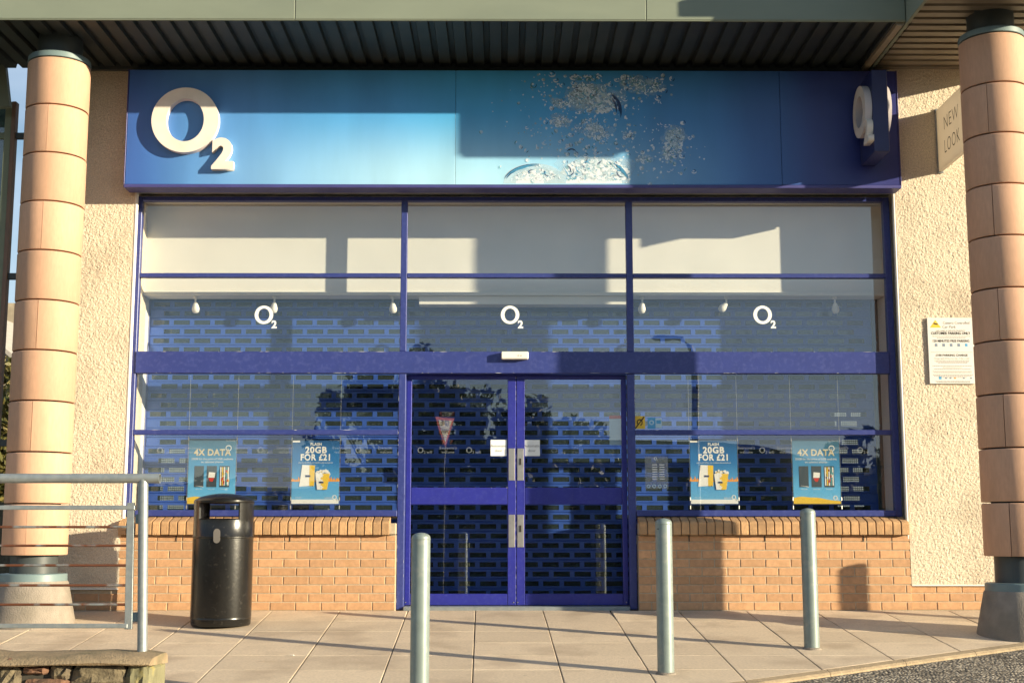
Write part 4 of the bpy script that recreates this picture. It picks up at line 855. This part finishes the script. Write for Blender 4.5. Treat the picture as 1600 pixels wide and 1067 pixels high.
while x < -3.25:
    z = -.62
    while z < -.17: w_ = random.uniform(.1, .35); hh = random.uniform(.08, .15); ob('stone', stone_mesh(.3, hh - .01, .06), random.choice((STONE, STONE_L, STONE_R)), sw, (x, -4.112, z)); z += hh
    x += .31
ob('end_stone', MB().cbox(-2.047, -2.0, -4.09, -3.76, -.8, ZC - .02, .012), STONE_L, sw)
for q in sw.children: q.location -= W0

# ------------------------------------------------------------------ left neighbour: glazed screen, hedge, house
t = thing('glazed_screen', 'green glazed screen with brown post at the far left edge', 'screen', (-4.7, .3, 0)); G0 = Vector(t.location)
BRN = M('brown_metal', (.2, .12, .08), .5); GRN = M('green_metal', (.2, .23, .15), .5)
bx('post', BRN, t, -4.655, -4.618, .26, .34, 0, 4.7); bx('post', GRN, t, -4.72, -4.657, .27, .34, 0, 4.7)
for z in (at(25, 213, .3).z, at(25, 432, .3).z, at(25, 692, .3).z): bx('cross_rail', STEELD, t, -4.617, -4.125, .285, .325, z - .03, z + .03); bx('cross_rail', GRN, t, -8, -4.721, .285, .325, z - .03, z + .03)
ob('pane', MB().box(-8, -4.722, .30, .306, 0, 4.7), PANE, t); bx('pane_backing', M('green_glass', (.06, .12, .11), .15), t, -8, -4.722, .33, .35, 0, 4.69)
m = MB(); p0, p1 = at(0, 33, .1), at(17.5, 168, .1); m.prism([(p0.x - 2, p0.z), (p0.x + .01, p0.z + .05), (p1.x, p1.z), (p1.x - .1, p1.z - .012), (p1.x - 2.2, p1.z)], 1, .06, .12, 0); ob('raking_fascia', m, FASCIA, t)
for q in t.children: q.location -= G0

def foliage(center, rad, n, size, clumps, seed, cl=(.16, .36)):
    r_ = np.random.default_rng(seed); rad = np.array(rad); cs = []
    while len(cs) < clumps:
        v = r_.uniform(-1, 1, 3)
        if .15 < np.linalg.norm(v) < 1: cs.append(v * rad * .88)
    cs = np.array(cs); cr_ = r_.uniform(cl[0], cl[1], clumps)[:, None] * rad.mean()
    which = r_.integers(0, clumps, n); d = r_.standard_normal((n, 3)); d /= np.linalg.norm(d, axis=1)[:, None]
    P = np.array(center) + cs[which] + d * (r_.random((n, 1)) ** .5) * cr_[which]
    a = r_.standard_normal((n, 3)); a /= np.linalg.norm(a, axis=1)[:, None]; b = np.cross(a, r_.standard_normal((n, 3))); b /= np.linalg.norm(b, axis=1)[:, None]
    s = size * r_.uniform(.6, 1.4, (n, 1)); V = np.stack([P - a * s, P + b * s * .45, P + a * s, P - b * s * .45], 1).reshape(-1, 3)
    F = np.arange(4 * n).reshape(-1, 4); me = bpy.data.meshes.new('crown'); me.from_pydata(V.tolist(), [], F.tolist()); me.update(); return me, cs + np.array(center)
def tree(x, y, z0, h, rad, n, seed, lab, leaf=LEAF, size=.14, clumps=40, trunk=.16, low=.3, group='trees across the road', cl=(.16, .36)):
    t = thing('tree', lab, 'tree', (x, y, z0), group); cz = h - rad[2]
    me, cs = foliage((0, 0, cz), rad, n, size, clumps, seed, cl); me.materials.append(leaf); ob('crown', me, None, t)
    m = MB(); m.tube([(0, 0, -.2), (.05, 0, h * low), (.1, .05, cz)], [trunk, trunk * .8, trunk * .5], 10)
    for q in cs[:18]: m.tube([(.05, 0, h * low + (cz - h * low) * .3), tuple(q * .55 + np.array((0, 0, h * low * .4))), tuple(q)], [trunk * .4, trunk * .22, .02], 6)
    ob('trunk', m, BARK, t); return t
GB = gz(-12) - .3
def mirror_x(px_, Y): return (px_ - 789) / FPX * (11.7 - Y)
def mirror_z(py_, Y): return .685 + (830 - py_) / FPX * (11.7 - Y)
tree(mirror_x(620, -38), -38, GB, mirror_z(536, -38) - GB, (4.3, 3.0, 4.1), 17000, 3, 'broad dark tree mirrored in the left window and left door', size=.17, clumps=110, cl=(.09, .27))
tree(mirror_x(852, -38), -38, GB, mirror_z(622, -38) - GB, (2.9, 2.2, 2.9), 10000, 5, 'smaller dark tree mirrored in the right door', size=.16, clumps=70, cl=(.1, .3))
tree(mirror_x(1336, -34), -34, GB, mirror_z(652, -34) - GB, (2.0, 2, 2.3), 3500, 8, 'small tree mirrored at the right end of the right window', size=.15, clumps=50, cl=(.1, .22))
tree(-15.25, 28, -.3, 6.7, (2.3, 2.0, 3.4), 12000, 11, 'olive leafed tree seen left of the left column', LEAF_Y, .15, 90, .14, .15, 'trees at the left edge')
tree(-24.2, 52, -.3, 11.2, (2.2, 2.2, 2.8), 5000, 12, 'tree top behind the distant gabled house', LEAF, .2, 40, .2, .3, 'trees at the left edge')
h = thing('house', 'distant gabled house with pale roof at the far left edge', 'house', (-22.4, 40, -.3)); h.scale = (1.42,) * 3; HW = M('house_stone', (.34, .28, .2), .9, var=.2, scale=3); RF = M('slate_roof', (.36, .33, .29), .8, var=.2, scale=4)
ob('wall', MB().prism([(-3, 0), (3, 0), (3, 4.6), (0, 7.1), (-3, 4.6)], 1, 0, 7), HW, h)
for s in (-1, 1): ob('roof', MB().prism([(s * 3.3, 4.42), (s * 3.3, 4.55), (0, 7.3), (0, 7.15)][::s], 1, -.25, 7.25), RF, h)
bx('chimney', HW, h, -.4, .4, 5.5, 6.2, 6.6, 8); bx('window', PANE, h, -.6, .6, -.03, .0, 1.2, 2.6)
bx('garden_wall', STONE, None, -12, -5, 9.5, 9.8, -.3, 1.15); tag(bpy.data.objects['garden_wall'], 'dark low garden wall behind the railing at the far left', 'wall')

t = thing('hedge', 'dark clipped hedge added to darken the reflections low in the door glass', 'hedge', (0, -25, GB)); r_ = np.random.default_rng(21); n = 16000  # hedge added across the road to darken the lower door panes
P = np.stack([r_.uniform(-19, 15, n), r_.choice([-.7, .7, 0], n) + r_.normal(0, .12, n), r_.uniform(0, 1, n) ** .7 * 3.3], 1); P[:, 2] *= 1 + .09 * np.sin(P[:, 0] * 1.3) + .05 * np.sin(P[:, 0] * 3.7)
a = r_.standard_normal((n, 3)); a /= np.linalg.norm(a, axis=1)[:, None]; b = np.cross(a, r_.standard_normal((n, 3))); b /= np.linalg.norm(b, axis=1)[:, None]; sz = r_.uniform(.1, .24, (n, 1))
me = bpy.data.meshes.new('foliage'); me.from_pydata(np.stack([P - a * sz, P + b * sz * .5, P + a * sz, P - b * sz * .5], 1).reshape(-1, 3).tolist(), [], np.arange(4 * n).reshape(-1, 4).tolist()); me.update(); me.materials.append(LEAF); ob('foliage', me, None, t)
ob('branches', MB().box(-19, 15, -.55, .55, 0, 2.9), BARK, t)
# ------------------------------------------------------------------ things across the road, seen mirrored in the glass
y = -14.0; t = thing('street_lamp', 'dark street lamp mirrored in the right window', 'street lamp', (mirror_x(1090, y), y, gz(-12) - .1)); zt = mirror_z(523, y) - (gz(-12) - .1)
ob('post', MB().tube([(0, 0, 0), (0, 0, zt - .45), (-.08, 0, zt - .2), (-.25, 0, zt - .03), (-.45, 0, zt)], [.08, .07, .06, .05, .045], 14), STEELD, t)
ob('lamp_head', MB().lathe([(0, -.05), (.08, -.04), (.11, 0), (.08, .05), (0, .07)], 18, sx=2.1), STEELD, t, (-.62, 0, zt - .02))
y = -16.6; zc = mirror_z(667, y); t = thing('give_way_sign', 'red and white triangular give way sign mirrored in the left door', 'sign', (mirror_x(693, y), y, GB), rot=(0, 0, R(-57)))
ob('post', MB().tube([(0, -.03, 0), (0, -.03, zc - GB + .2)], .038, 12), STEELD, t); zc -= GB
def tri(m, r, yy, mi): m.prism([(-r, zc + r * .58), (0, zc - r * 1.15), (r, zc + r * .58)], 1, yy, yy + .006, mi)
m = MB(); tri(m, .375, 0, 0); ob('red_plate', m, REDP, t); m = MB(); tri(m, .27, .007, 0); ob('white_face', m, PAPER, t)
m = MB(); add_text(m, 'GIVE', .16, 0, 0, .045, 0, bold=.003); add_text(m, 'WAY', .12, 0, 0, -.10, 0, bold=.003); ob('lettering', m, INK, t, (0, .0155, zc), (0, 0, math.pi))
hl = MB(); n = 60; pts = []
for i in range(n + 1):
    x = -260 + 520 * i / n; pts.append((x, 9 + 5 * math.sin(x * .021 + 1) + 2.5 * math.sin(x * .06) + random.uniform(-.5, .5)))
hl.add([(x, -190, -3) for x, z in pts] + [(x, -215, z) for x, z in pts] + [(x, -260, z * .8) for x, z in pts] + [(x, -300, -3) for x, z in pts], [(r * (n + 1) + i, r * (n + 1) + i + 1, (r + 1) * (n + 1) + i + 1, (r + 1) * (n + 1) + i) for r in range(3) for i in range(n)], 0, True)
struct('hills', hl, M('wooded_hill', (.05, .06, .04), .95, var=.4, scale=.12))
bpy.data.scenes.remove(tsc)
